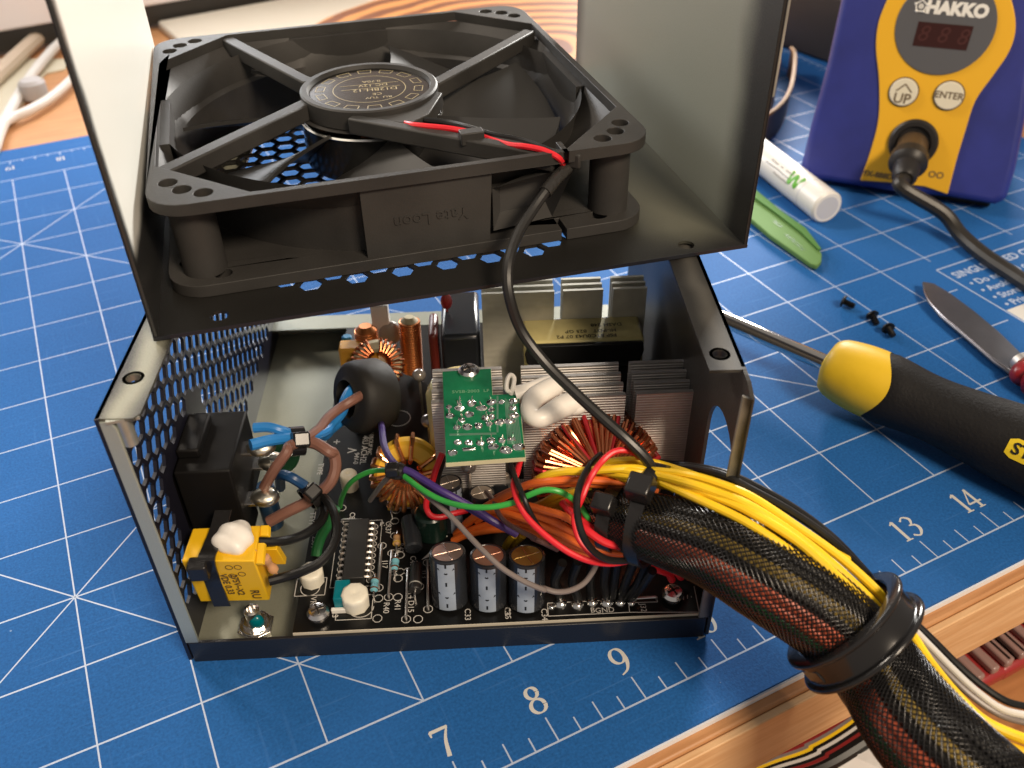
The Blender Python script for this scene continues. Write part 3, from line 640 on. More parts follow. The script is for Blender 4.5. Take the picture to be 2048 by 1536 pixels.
# axial resistors, diode, wire links
def axial(p, q, r, m, bands=(), name='resistor', lead=1.6, fat=True):
    p, q = v3(p), v3(q); p[2] = q[2] = ZB + r + .1; d = q - p; L = np.linalg.norm(d); d /= L; l = lead
    g = G(); R = r
    g.lathe([(.3, l), (R, l + .5), (R, l + 1.4), (R * .8, l + 2), (R * .8, L - l - 2), (R, L - l - 1.4), (R, L - l - .5), (.3, L - l)] if fat else [(R - .2, l), (R, l + .2), (R, L - l - .2), (R - .2, L - l)], p, d, 16)
    o = obj(name, g, [m], pcb)
    g = G(); g.tube([(p[0], p[1], ZB - .2), (p[0], p[1], ZB + r), tuple(p + d * .5), tuple(p + d * (l + .3))], .32, 8); g.tube([tuple(q - d * (l + .3)), tuple(q - d * .5), (q[0], q[1], ZB + r), (q[0], q[1], ZB - .2)], .32, 8)
    obj('lead', g, [STEEL], o)
    for t, c in bands:
        g = G(); k = l + (L - 2 * l) * t; rr = R * (.84 if .3 < t < .7 and fat else 1.03); g.cyl(p + d * (k - .2), p + d * (k + .2), rr, n=16); obj('colour_band', g, [mat('band_' + c[0], c[1], .4)], o)
B1 = ('brown', (.12, .04, .01)); B2 = ('gold', (.5, .3, .05)); B3 = ('red', (.5, .03, .02)); B4 = ('black', (.01, .01, .01)); B5 = ('dark_blue', (.01, .05, .25))
TAN = mat('tan_resistor', (.42, .24, .11), .35); BLR = mat('blue_resistor', (.16, .42, .50), .35)
axial(Z5(785, 718, 0), Z5(783, 832, 0), 1.1, TAN, ((.15, B1), (.4, B3), (.6, B4), (.85, B2)))
axial(Z5(828, 968, 0), Z5(822, 1102, 0), 1.15, TAN, ((.15, B1), (.4, B1), (.6, B3), (.85, B2)))
axial(Z5(818, 1140, 0), Z5(806, 1290, 0), 1.15, BLR, ((.15, B1), (.4, B5), (.6, B4), (.85, B1)))
axial(Z5(668, 1290, 0), Z5(655, 1455, 0), 1.15, BLR, ((.15, B1), (.4, B4), (.6, B5), (.85, B1)))
axial(Z5(972, 1200, 0), Z5(958, 1460, 0), 1.7, mat('diode_epoxy', (.015, .014, .014), .4), ((.78, ('grey', (.35, .35, .33))),), 'diode', 1.5, False)
g = G(); a_, b_ = v3(Z5(895, 700, 13)), v3(Z5(928, 930, 12)); d = (b_ - a_); g.cyl(a_, b_, 2.6, n=24, bev=.5); obj('lying_capacitor', g, [mat('black_sleeve', (0, 0, 0))], pcb)
def link(p, q, zz=1.0):
    g = G(); g.tube([(p[0], p[1], ZB - .1), (p[0], p[1], ZB + zz * .8), (p[0] * .94 + q[0] * .06, p[1] * .94 + q[1] * .06, ZB + zz), (p[0] * .06 + q[0] * .94, p[1] * .06 + q[1] * .94, ZB + zz), (q[0], q[1], ZB + zz * .8), (q[0], q[1], ZB - .1)], .38, 8); obj('wire_link', g, [mat('tinned_wire', (.62, .60, .58), .3, metal=.9)], pcb)
for a_, b_ in (((690, 905), (665, 1220)), ((765, 960), (740, 1290)), ((885, 1095), (870, 1455)), ((1030, 1030), (1035, 1380)), ((795, 640), (940, 635)), ((395, 725), (560, 730))): link(Z5(*a_, ZB), Z5(*b_, ZB))
link(Z6(1040, 1310, ZB), Z6(1200, 1300, ZB))
# screws
def screw(c, r=2.9, parent=None, ht=2.4):
    g = G(); g.lathe([(r * .6, -1.5), (r * .62, 0), (r, 0.1), (r * 1.02, ht * .45), (r * .8, ht * .85), (r * .3, ht), (0.01, ht)], c, (0, 0, 1), 28)
    o = obj('screw', g, [STEEL], parent or pcb)
    g = G(); x, y, z = c
    for a in (25, 115): d = v3((math.cos(R_(a)), math.sin(R_(a)), 0)); g.bar(v3((x, y, z + ht * .93)) - d * r * .6, v3((x, y, z + ht * .93)) + d * r * .6, .55, .5)
    obj('cross_recess', g, [mat('recess_dark', (.08, .07, .06), .4, metal=.6)], o)
screw(T(637, 1229, ZB + 1.2)); screw(T(1345, 1191, ZB + 1.2))
# trimmers dabbed with white glue
for (px, py, w, ht, lbl) in ((622, 1145, 3.4, 5.2, 'white'), (709, 1191, 3.8, 5.6, 'white'), (697, 954, 2.7, 6.5, 'cream')):
    q = T(px, py, ZB + ht * .7); g = G(); g.lathe([(w * .9, 0), (w * .97, .3), (w, ht * .75), (w * .96, ht * .9), (w * .84, ht * .99), (w * .3, ht), (0.01, ht * .9)], (q[0], q[1], ZB), (0.03, -.05, 1), 9 if lbl == 'white' else 24)
    obj('glue_capped_trimmer', g, [mat('glue_' + lbl, (.78, .74, .62) if lbl == 'white' else (.50, .46, .36), .45, bump=.4, bscale=90, bdist=.001)], pcb, ang=70, bevel=.5)
q = Z5(365, 1260, ZB + 3); g = G(); g.box(q[0] - 1, q[0] + 3, q[1] - 3.5, q[1] + 3, ZB, ZB + 5); obj('teal_trimmer', g, [mat('teal_plastic', (0.0, .16, .20), .35)], pcb, bevel=.3)
q = Z5(380, 1385, ZB + 1); g = G(); g.box(q[0] - 2.5, q[0] + 3, q[1] - .5, q[1] + .5, ZB, ZB + 1.6); obj('trimmer_foot', g, [mat('white_plastic', (.75, .73, .68), .4)], pcb, bevel=.2)
# solder joints of the ground leads
for X, Y, r in ((465, 1325, 1.9), (595, 1335, 1.8), (708, 1315, 1.6), (820, 1315, 1.9), (925, 1315, 1.5), (395, 1350, 1.0), (1010, 1320, 1.1)):
    q = Z6(X, Y, ZB + .5); g = G(); g.ball((q[0], q[1], ZB - .1), r, sq=(1, 1, .85), half=True); obj('solder_joint', g, [SOLDER], pcb)
# small ring coil: amber core, copper turns
def toroid(c, ax, ro, ri, th, core, name='ring_coil'):
    g = G(); b = 1.0; t = th / 2
    g.lathe([(ri + b, -t), (ro - b, -t), (ro, -t + b), (ro, t - b), (ro - b, t), (ri + b, t), (ri, t - b), (ri, -t + b)], c, ax, 56, closed=True)
    return obj(name, g, [core], pcb)
def turn(c, ax, ro, ri, th, ang, rw, skew=0.0, rx=0):
    a, x, y = rot_axis(ax); c = v3(c); t = th / 2 + rw; b = 1.0; P = []
    for rr, hh, sk in ((ri - rw + rx * 0, -t + b, 0), (ri + b * .3, -t, 0), (ro - b, -t, skew), (ro + rw, -t + b, skew), (ro + rw, t - b, skew), (ro - b, t, skew), (ri + b * .3, t, skew * .4), (ri - rw, t - b, skew * .2)):
        an = R_(ang + sk); d = x * math.cos(an) + y * math.sin(an); P.append(c + d * rr + a * hh)
    return P
AMB = mat('amber_core', (0.86, 0.50, 0.04), 0.4, vary=.1)
cA = (57.6, 49.0, 19.6); axA = (0.06, -0.86, 0.50)
tor = toroid(cA, axA, 9.9, 4.4, 9.0, AMB)
g = G(); a, xA, yA = rot_axis(axA)
def angof(v): return math.degrees(math.atan2(v3(v) @ yA, v3(v) @ xA))
up_ang = angof((0, .6, .8))
for off in (-62, -14, 12, 48, 68):
    g.tube(turn(cA, axA, 9.9, 4.4, 9.0, up_ang + off, .66, 4), .68, 8, closed=True)
for k in range(15):
    g.tube(turn(cA, axA, 9.9, 4.4, 9.0, up_ang + 84 + k * 13.2, .75, 10 + random.uniform(-2, 2)), .80, 8, closed=True)
obj('copper_turns', g, [COPPER], tor)
# large ring coil wound with copper and red wire
cB = (112.0, 41.0, 25.2); axB = (0.03, -0.90, 0.43)
tor = toroid(cB, axB, 15.8, 7.0, 13, mat('core_dark', (.02, .02, .02), .5), 'large_ring_coil')
gc, gr = G(), G(); a, xA, yA = rot_axis(axB)
for k in range(80):
    an = 360 / 80 * k + random.uniform(-.5, .5); gg = gr if (k % 9 in (2,) or 18 < k < 21) else gc
    gg.tube(turn(cB, axB, 15.8, 7.0, 13, an, .66 + random.uniform(-.05, .25), 5 + random.uniform(-1.5, 1.5)), .66, 8, closed=True)
for k in range(56):
    an = 360 / 56 * k + random.uniform(-1.5, 1.5); gg = gr if k % 8 in (1,) or k in (14, 33) else gc
    gg.tube(turn(cB, axB, 17.0, 6.0, 15.4, an, .66, 9 + random.uniform(-3, 3)), .68, 8, closed=True)
obj('copper_turns', gc, [mat('deep_copper', (0.66, 0.22, 0.10), 0.2, metal=.9)], tor); obj('red_turns', gr, [REDWIRE], tor)
# front heatsink: ribbed aluminium fins in three groups
def fin(x0, x1, yf, z0, z1, th=1.3, pitch=.9, rib=.16, m=ALU, name='heatsink_fin'):
    n = int((z1 - z0) / pitch); pr = []
    for i in range(n): z = z0 + (z1 - z0) * i / n; pz = (z1 - z0) / n; pr += [(yf, z), (yf + rib, z + pz * .25), (yf + rib, z + pz * .55), (yf, z + pz * .8)]
    pr += [(yf, z1), (yf + th, z1), (yf + th, z0)]; g = G()
    vs = [(x0, y, z) for y, z in pr] + [(x1, y, z) for y, z in pr]; k = len(pr)
    g.add(vs, [tuple(range(k)), tuple(range(k, 2 * k))[::-1]] + [(i, k + i, k + (i + 1) % k, (i + 1) % k) for i in range(k)])
    return g
hs = None
for gi, (x0, x1) in enumerate(((66.8, 86.4), (91.8, 119.6), (122.6, 138.2))):
    for k in range(4):
        y = 42.0 + k * 4.6; g = fin(x0 - .0, x1 + .0, y, ZB + 10, 51.2, 1.3)
        if hs is None: hs = obj('front_heatsink', g, [ALU], pcb, smooth=False)
        else: obj('fin', g, [ALU], hs, smooth=False)
g = G(); g.box(66.8, 138, 42.4, 44, ZB, ZB + 10.5); g.box(66.8, 138, 51, 57, ZB, ZB + 24); obj('heatsink_base', g, [ALU], hs)
hs = None; ALU2 = mat('dull_aluminium', (0.52, 0.50, 0.42), 0.5, metal=0.25, vary=.1, vscale=200)
for gi, (x0, x1) in enumerate(((81.5, 104.6), (107.4, 120.2), (123.4, 134.2))):
    for k in range(3):
        y = 94.6 + k * 3.4; g = fin(x0, x1, y, ZB + 4, 51.5, 1.1, 2.4, .03)
        if hs is None: hs = obj('rear_heatsink', g, [ALU2], pcb, smooth=False)
        else: obj('fin', g, [ALU2], hs, smooth=False)
# main transformer wrapped in yellow tape, black ferrite front
TAPE = mat('yellow_film_tape', (0.74, 0.64, 0.28), 0.25, vary=.15, vscale=80, coat=.5)
g = G(); g.box(94.2, 132.2, 82.3, 95.5, 30, 40.8); tr = obj('transformer', g, [TAPE], pcb, bevel=1.0)
g = G(); g.prism([(95.5, 40.6), (131.6, 40.3), (132.0, 37), (131.0, 33), (128, 31), (99, 31), (95, 33.5), (94.4, 37)], 80.6, 82.25, lambda q: (q[0], q[2], q[1])); obj('ferrite_face', g, [mat('ferrite', (.012, .012, .012), .18)], tr, bevel=.4)
g = G(); g.box(97, 130, 78, 96, ZB, 30); obj('bobbin', g, [mat('bobbin_black', (.015, .015, .015), .4)], tr)
g = G()
for s_, (X, Y), sz in (('FSP 8TC0U43 07 P2', (645, 565), 2.3), ('HI-POT   825 GP', (675, 527), 2.3), ('DASH 248', (790, 480), 2.3)):
    q = Z4(X, Y, 40.85); text(g, s_, (q[0], q[1], 40.86), (-1, 0, 0), (0, -1, 0), sz, 0.03, bold=.03)
obj('transformer_print', g, [mat('print_dark', (.05, .045, .02), .5)], tr)
# small transformer in yellow film, behind the daughter board
g = G(); g.lathe([(9.5, ZB), (10.5, ZB + 3), (10.5, 40), (9.0, 43), (6, 44)], (74.5, 60, 0), (0, 0, 1), 20); obj('taped_transformer', g, [TAPE], pcb)
# bulk capacitor and dark parts further back
g = G(); g.box(67.5, 80.5, 97, 125, ZB, 34); obj('bulk_capacitor', g, [mat('black_sleeve', (0, 0, 0))], pcb, bevel=1.5)
MARO = mat('maroon_epoxy', (.13, .018, .012), .35)
g = G(); g.box(63.4, 66.4, 98, 112, ZB + 3, 34); obj('maroon_capacitor', g, [MARO], pcb, bevel=1.3, seg=3)
g = G(); g.ball((69.5, 112, 38), 2.0, sq=(1, .6, 1.6)); g.cyl((69.5, 112, ZB), (69.5, 112, 36), .4, n=8); obj('maroon_disc', g, [mat('red_epoxy', (.3, .02, .02), .3)], pcb)
# coils behind the ferrite ring
def barrel(c, axis, r, L, wire, pitch, core, cr, name='choke_coil'):
    a, x, y = rot_axis(axis); c = v3(c); g = G(); g.cyl(c - a * (L / 2 + 1.5), c + a * (L / 2 + 1.5), cr, n=24, bev=1.5); o = obj(name, g, [core], pcb)
    g = G(); n = int(L / pitch)
    for i in range(n):
        h = c + a * (-L / 2 + pitch * (i + .5)); g.tube([h + (x * math.cos(2 * math.pi * j / 20) + y * math.sin(2 * math.pi * j / 20)) * r for j in range(20)], pitch * .55, 6, closed=True)
    obj('copper_turns', g, [wire], o); return o
CREAM = mat('cream_core', (.50, .43, .27), .5)
q = T(820, 690, 22); barrel((q[0] + .3, q[1], 21.5), (0.02, .12, 1), 3.3, 20, mat('orange_copper', (.62, .22, .07), .3, metal=.7), .95, CREAM, 3.1)
q = T(732, 668, 30); barrel((q[0], q[1], 26), (0, .1, 1), 3.6, 11, mat('orange_copper', (0, 0, 0)), .9, mat('orange_copper', (0, 0, 0)), 3.6)
q = T(716, 700, 28); g = G(); g.box(q[0] - 6.5, q[0] + 6.5, q[1] - 1, q[1] + 5, ZB, 29.0); obj('film_capacitor', g, [mat('amber_plastic', (.68, .33, .035), .4)], pcb, bevel=.8)
cC = (45.8, 96, 24.5); ax = (0.25, -.75, .65); tr_ = toroid(cC, ax, 8.2, 4, 5, CREAM, 'common_mode_choke'); g = G()
for k in range(30):
    if k % 15 < 13: g.tube(turn(cC, ax, 8.2, 4, 5, 12 * k + 100, .45, 5), .47, 6, closed=True)
obj('copper_turns', g, [COPPER_DK], tr_)
q = T(775, 640, 30); g = G(); g.ball((q[0], q[1] + 1, 24), 4.4, sq=(1, .6, 1.1)); obj('disc_capacitor', g, [mat('grey_epoxy', (.33, .30, .26), .35)], pcb)
q = T(758, 622, 34); g = G(); g.box(q[0] - 3, q[0] + 3, q[1], q[1] + 4, ZB, 36); obj('white_block', g, [mat('white_plastic', (0, 0, 0))], pcb, bevel=.4)
q = T(693, 672, 22); g = G(); g.cyl((q[0], q[1], ZB), (q[0], q[1], 22), 1.8, n=16, bev=.5); obj('blue_disc', g, [mat('bright_blue', (.02, .22, .42), .35)], pcb)
# small capacitors beside the daughter board
stand_cap(79.3, 36.0, 3.7, 12.5, 0, mat('can_top_grey', (.38, .33, .28), .3, metal=.8), (0, .1))
stand_cap(70.3, 36.5, 3.6, 17, 34, mat('can_top_grey', (0, 0, 0)), (0, .05), face=-60)
stand_cap(84.5, 45.0, 4.0, 10, 0, mat('can_top_grey', (0, 0, 0)), (0, .05))
for (X, Y, z, r) in ((960, 590, 12, 2.2), (930, 810, 26, 2.6), (1195, 1190, 24, 2.4)):
    q = (Z5 if X < 1100 else Z3)(X, Y, z); 
q = Z5(1060, 760, 12); g = G(); g.cyl((q[0], q[1], ZB), (q[0], q[1] + .5, ZB + 9), 4.6, n=24, bev=.6); obj('green_black_capacitor', g, [mat('dark_green_sleeve', (.008, .022, .016), .25)], pcb)
q = Z5(960, 610, 14); g = G(); g.ball((q[0], q[1], 12), 2.4, sq=(1, 1, .8)); g.tube([Z5(930, 650, 15), Z5(1010, 655, 15)], .35, 6); obj('varnish_blob', g, [mat('clear_varnish', (.10, .09, .08), .08)], pcb)
for (X, Y, z) in ((930, 810, 27), (1010, 1200, 30), (1340, 310, 28)):
    q = (Z3 if X != 1340 else Z5)(X, Y, z); g = G(); g.ball(q, 2.3, sq=(1, 1, .9)); g.cyl((q[0], q[1], ZB), q, .5, n=8); obj('glass_diode', g, [mat('grey_glass', (.30, .27, .25), .08, metal=.5)], pcb)
q = T(600, 972, 12); g = G(); g.cyl((30, 60, ZB - 6), (30, 60, ZB), .1, n=6)
# disc in green near the socket and dark blue capacitor
# daughter board lying on the heatsink, solder side up
DB = mat('green_solder_mask', (0.012, 0.17, 0.075), 0.25, vary=.25, vscale=140, bump=.2, bscale=500)
g = G(); g.prism([(69.9, 52.6), (83.3, 53.1), (83.4, 41.5), (90.4, 41.5), (90.7, 17.0), (71.2, 16.2)], 53.2, 53.6); db = obj('daughter_board', g, [DB], pcb)
g = G(); g.prism([(69.8, 52.7), (83.4, 53.2), (83.5, 41.6), (90.5, 41.6), (90.85, 16.85), (71.1, 16.0)], 52.0, 53.18); obj('board_core', g, [mat('pale_fibreglass', (.62, .58, .38), .5)], db)
screw(tuple(v3(T(938, 745, 53.6))), 2.9, db, 1.8)
D3 = lambda X, Y: T(620 + .2344 * X, 560 + .2344 * Y, 53.62)
g = G()
pads = [(1185, 1085, 1), (1275, 1060, .8), (1380, 1055, 1.7), (1275, 1100, 1.5), (1195, 1160, 1.2), (1360, 1150, 1.3), (1295, 1195, 1.2), (1465, 1095, 1.5), (1550, 1045, 1.5), (1550, 1110, 1.2), (1635, 1045, 1.2), (1735, 1040, 1.6), (1730, 1095, 1.4), (1500, 1180, 1.5), (1550, 1170, 1.3), (1620, 1215, 1.6), (1255, 1260, 1.2), (1345, 1255, 1.3), (1440, 1248, 1.5), (1530, 1230, 1.3), (1700, 1210, 1.6), (1260, 1390, 1.3), (1355, 1390, 1.3), (1455, 1390, 1.2), (1545, 1375, 1.5), (1640, 1370, 1.3), (1720, 1360, 1.2), (1215, 1475, 1.3), (1565, 1425, 1.5), (1670, 1455, 1.6), (1780, 1430, 1.7), (1745, 1160, 1.3)]
for X, Y, r in pads:
    q = D3(X, Y); r *= .92; g = G(); a = random.uniform(0, 3); g.ball((q[0], q[1], 53.55), r, n=12, k=5, sq=(random.uniform(.8, 1.2), random.uniform(.7, 1), .6), half=True); g.v = [(x + random.uniform(-.13, .13), y + random.uniform(-.13, .13), z + (random.uniform(-.12, .16) if z > 53.6 else 0)) for x, y, z in g.v[:12 * 6]]
    if random.random() < .6: g.cyl((q[0], q[1], 53.6), (q[0] + random.uniform(-.5, .5), q[1] + random.uniform(-.3, .6), 55.4 + random.uniform(0, .9)), .38, .15, n=8)
    obj('solder_joint', g, [SOLDER], db)
g = G(); g.bar(D3(1300, 1450), D3(1415, 1440), 1.1, .7); obj('solder_bridge', g, [SOLDER], db, bevel=.3)
g = G()
for k in range(9): g.bar(D3(1665 + 12 * k, 1010 + 8 * k), D3(1690 + 14 * k, 1400), .3, .04)
g.bar(D3(1600, 990), D3(1600, 1300), .5, .04); g.bar(D3(1190, 1320), D3(1590, 1310), .8, .03)
obj('tinned_tracks', g, [mat('tinned_green', (.20, .42, .30), .2, metal=.5)], db)
g = G(); q = D3(1370, 950); text(g, '5VSB-2003  LF', (q[0], q[1], 53.62), (1, 0, 0), (0, 1, 0), 1.7, .03); obj('board_print', g, [mat('green_print', (.18, .38, .22), .4)], db)
# socket on the end wall
g = G(); g.box(1.0, 15.5, 24, 48, 24.5, 46.5); g.box(1.0, 7, 29, 44, 46.5, 49.5); g.box(1.0, 12, 22, 46, 8, 24.5); 
soc = thing('power_socket', 'black mains inlet socket behind the honeycomb end wall with soldered tabs', 'socket', TRAY, (1, 36, 26))
obj('socket_body', g, [mat('socket_black', (.005, .0045, .0045), .55, spec=.2)], soc, bevel=.6)
g = G(); g.box(-1.2, -.05, 20, 52, 21, 50); obj('socket_flange', g, [mat('socket_black', (0, 0, 0))], soc, bevel=.5)
for (y, z) in ((37, 42), (43, 31), (30, 30)):
    g = G(); g.box(15, 22, y - 2.6, y + 2.6, z - .5, z + .5); obj('terminal_tab', g, [STEEL], soc, bevel=.2)
    g = G(); g.ball((20.5, y, z + .5), 3.5, sq=(1.15, .95, .65)); obj('solder_joint', g, [mat('tab_solder', (.88, .82, .68), .3, metal=1, bump=.4, bscale=500)], soc)
# ================================================================== MAINS SIDE
yc = thing('yellow_film_capacitor', 'yellow box capacitor strapped with a cable tie, white glue blob on top', 'capacitor', TRAY, (18, 6, 14))
YB = mat('yellow_box', (0.82, 0.48, 0.012), 0.35, bump=.05, bscale=300)
zt, zl = 33.5, 15.0
tp = [T(362, 1122, zt), T(509, 1122, zt), T(521, 1050, zt), T(385, 1056, zt)]
fb = [T(400, 1204, zl), T(540, 1201, zl)]
off = v3(tp[2]) - v3(tp[1]); off2 = v3(tp[3]) - v3(tp[0])
g = G(); g.hexa([fb[0], fb[1], tuple(v3(fb[1]) + off), tuple(v3(fb[0]) + off2)], [tp[0], tp[1], tp[2], tp[3]])
obj('capacitor_case', g, [YB], yc, bevel=.4)
g = G(); e = v3(fb[1]) - v3(fb[0]); e /= np.linalg.norm(e); dn = v3(fb[1]) - v3(tp[1]); Lz = np.linalg.norm(dn); dn /= Lz; o5 = off / np.linalg.norm(off)
# folded flaps and the small resistor at the open end
c0 = v3(tp[1]) + dn * 1.5
for (a_, b_, k) in ((0.0, .24, 2.6), (.5, 1.0, 2.2)):
    p0 = v3(tp[1]) + off * (1 - b_) + dn * (1 + 6 * (a_ == 0) * 0) ; p1 = v3(tp[1]) + off * (1 - a_)
    g.hexa([p0 + dn * 1, p0 + dn * 1 + e * k, p1 + dn * 1 + e * k, p1 + dn * 1], [p0, p0 + e * k * .8, p1 + e * k * .8, p1])
g.hexa([v3(tp[1]) + dn * 4 + off * .55, v3(tp[1]) + dn * 4 + off * .55 + e * 4, v3(tp[1]) + dn * 4 + off * .75 + e * 4, v3(tp[1]) + dn * 4 + off * .75], [v3(tp[1]) + dn * 11 + off * .55, v3(tp[1]) + dn * 11 + off * .55 + e * 5, v3(tp[1]) + dn * 11 + off * .75 + e * 5, v3(tp[1]) + dn * 11 + off * .75])
obj('end_flap', g, [YB], yc, bevel=.2)
p0 = v3(tp[1]) + off * .3 + dn * 3 + e * 1.2; p1 = p0 + dn * 7 + e * 1.5; d = (p1 - p0) / np.linalg.norm(p1 - p0)
g = G(); g.lathe([(.3, 0), (1.3, .6), (1.3, 2), (.95, 2.6), (.95, 4.4), (1.3, 5), (1.3, 6.4), (.3, 7)], p0, d, 14); g.tube([p0 - d * 3 - e, p0, p1, p1 + d * 3], .3, 6)
obj('bleed_resistor', g, [mat('peach_resistor', (.62, .33, .16), .35)], yc)
g = G()
tq = lambda u, w: v3(fb[0]) * (1 - w) + v3(tp[0]) * w + (v3(fb[1]) - v3(fb[0])) * u - o5 * .06
NR = np.cross(dn, e); NR /= np.linalg.norm(NR); xd = -(v3(tp[0]) - v3(fb[0])); yd = v3(fb[1]) - v3(fb[0])
for s_, u, w, sz in (('\u24c1 \u2298 VDE  0.33\u00b5F', .50, .46, 2.5), ('275V~X2', .64, .44, 2.5), ('RU', .84, .2, 3.2)):
    if s_.startswith('\u24c1'): s_ = 'VDE 0.33'
    text(g, s_, tq(u, w) + NR * .35, dn, e, sz, .05, bold=.04)
for u, w in ((.62, .86), (.74, .86), (.62, .66), (.76, .70)):
    c = tq(u, w) + NR * .4; a_, x_, y_ = rot_axis(NR)
    g.tube([c + (x_ * math.cos(t / 12 * 2 * math.pi) + y_ * math.sin(t / 12 * 2 * math.pi)) * .9 for t in range(12)], .1, 4, closed=True)
obj('approval_print', g, [mat('brown_print', (.10, .055, .01), .5)], yc, smooth=False)
g = G(); c = v3(T(466, 1076, zt + 1.0)); g.ball(c, 4.9, n=40, k=24, sq=(1.0, 1.1, .66)); g.v = [tuple(v3(p) + (v3(p) - c) * (.13 * math.sin(.62 * p[0] + .7 * p[1]) * math.cos(.55 * p[1] - .3))) for p in g.v]
obj('glue_blob', g, [GLUE], yc)
# cable tie round it
P1 = [T(448, 1020, zt + 2), T(437, 1060, zt + .8), T(425, 1090, zt + .8), T(414, 1122, zt + .7), T(428, 1165, zt - 10), T(446, 1212, zl - .5)]
g = G(); ps = smooth_path(P1, per=5)
vs = []; fs = []
for p in ps: vs += [p - e * 2.1, p + e * 2.1, p + e * 2.1 + v3((0, -.6, .6)), p - e * 2.1 + v3((0, -.6, .6))]
for i in range(len(ps) - 1):
    for j in range(4): fs.append((4 * i + j, 4 * i + (j + 1) % 4, 4 * i + 4 + (j + 1) % 4, 4 * i + 4 + j))
g.add(vs, fs)
yt = thing('cable_tie', 'black cable tie strapped round the yellow box capacitor', 'cable tie', TRAY, tuple(v3(T(414, 1122, zt))))
obj('strap', g, [NYLON], yt)
c = v3(T(402, 1130, zt - 1)); g = G(); g.box(c[0] - 2.6, c[0] + 2.2, c[1] - 3.2, c[1] + .8, c[2] - 2.6, c[2] + 2.4); obj('tie_head', g, [NYLON], yt, bevel=.5)

# ferrite ring in black sleeve with the mains leads through it
fr_ = thing('ferrite_ring', 'black rubber-sleeved ferrite ring with blue and brown wires through it', 'ferrite ring', TRAY, (43, 63, 9))
axF = (-0.80, -0.52, 0.30); cF = v3(T(697, 797, 33)) ; aF, xF, yF = rot_axis(axF)
g = G(); g.lathe([(5.9, 1), (7.0, 0), (9.6, 0), (11.0, -1.4), (11.4, -4), (11.4, -10), (10, -12.5), (6, -12.5), (5.6, -10)], cF, axF, 40, closed=True)
obj('sleeved_ring', g, [mat('rubber_sleeve', (.014, .013, .012), .6, spec=.3, bump=.5, bscale=60, bdist=.0015)], fr_, ang=60)
q = Z3(600, 1045, 26); g = G(); text(g, '&', v3(q) + v3((0, -.6, .4)), (.94, .33, .1), (-.25, .55, .8), 3.4, .05); obj('ampersand_mark', g, [mat('print_grey', (.35, .33, .31), .5)], fr_)
g = G(); q = T(690, 797, 20); g.cyl((q[0] + 4, q[1] + 2, ZB), (q[0] + 4, q[1] + 2, 24), 3.5, n=12); obj('glue_foot', g, [RUBBER], fr_)

def wire(name, label, pts, r, m, cat='wire', fr=TRAY, group=None, n=10, per=8):
    g = G(); P = smooth_path(pts, per=per); g.tube(P, r, n); o = obj(name, g, [m], None, fr=fr, label=label, cat=cat, group=group); return o
def tie(name_label, c, rad, axis, head=None, w=2.2, th=.7, hs=(4.6, 4.0, 3.2), fr=TRAY, sq=1.0):
    a, x, y = rot_axis(axis); c = v3(c); t = thing('cable_tie', name_label, 'cable tie', fr, tuple(c))
    g = G(); vs = []; fs = []; n = 36
    for j in range(n):
        an = 2 * math.pi * j / n; d = x * math.cos(an) + y * math.sin(an) * sq
        for rr, hh in ((rad, -w), (rad + th, -w), (rad + th, w), (rad, w)): vs.append(c + d * rr + a * hh / 1)
    for j in range(n):
        for k in range(4): fs.append((4 * j + k, 4 * j + (k + 1) % 4, 4 * ((j + 1) % n) + (k + 1) % 4, 4 * ((j + 1) % n) + k))
    g.add(vs, fs); obj('strap', g, [NYLON], t)
    hd = v3(head) - c; hd = hd - a * (hd @ a); hd /= np.linalg.norm(hd); s = np.cross(a, hd); p = c + hd * (rad + th)
    g = G(); X, Y, Z = hs
    cs = [(-1, -1), (1, -1), (1, 1), (-1, 1)]
    g.hexa([p - hd * .4 + a * X / 2 * i + s * Y / 2 * j for i, j in cs], [p + hd * Z + a * X / 2 * i * .9 + s * Y / 2 * j * .85 for i, j in cs])
    obj('tie_head', g, [NYLON], t, bevel=.5)
    return t
MB = 1.6
wire('blue_wire', 'blue mains wire from the socket tab up through the ferrite ring', [L1(1265, 1300, 46), L1(1420, 1262, 45), L1(1570, 1245, 43), L1(1720, 1240, 41), L1(1850, 1195, 38), Z3(180, 1235, 36), Z3(270, 1130, 35), Z3(300, 1020, 36), Z3(360, 930, 36), Z3(470, 880, 33), Z3(560, 840, 28)], 1.55, BLU)
wire('blue_wire', 'blue mains wire joining above the socket, behind the first cable tie', [L1(1290, 1165, 46), L1(1400, 1160, 46), L1(1500, 1185, 45), L1(1600, 1215, 42), L1(1740, 1235, 38), L1(1850, 1230, 30), L1(1900, 1180, 24), L1(2000, 1100, 22)], 1.4, BLU)
wire('brown_wire', 'brown mains wire looping from the cable tie up into the ferrite ring', [L2(1215, 262, 33), L2(1290, 130, 40), L2(1370, 20, 44), L1(1570, 1310, 44), L1(1690, 1255, 42), L1(1800, 1180, 40), Z3(150, 1180, 39), Z3(260, 1090, 38), Z3(390, 1010, 38), Z3(490, 950, 35), Z3(560, 900, 28)], 1.45, BRN)
wire('brown_wire', 'brown wire curling round between the two black cable ties', [L1(1660, 1270, 40), L1(1780, 1290, 40), L1(1880, 1350, 39), L2(1700, 30, 37), L2(1712, 120, 34), L2(1680, 220, 31), L2(1600, 300, 28), L2(1500, 370, 25), L2(1380, 430, 23), L2(1250, 500, 20)], 1.65, BRN)
wire('dark_blue_wire', 'short dark blue wire arching over to the second cable tie', [L2(1330, 260, 20), L2(1330, 180, 30), L2(1400, 190, 33), L2(1500, 250, 30)], 1.5, mat('dark_blue_insulation', (.01, .05, .14), .35))
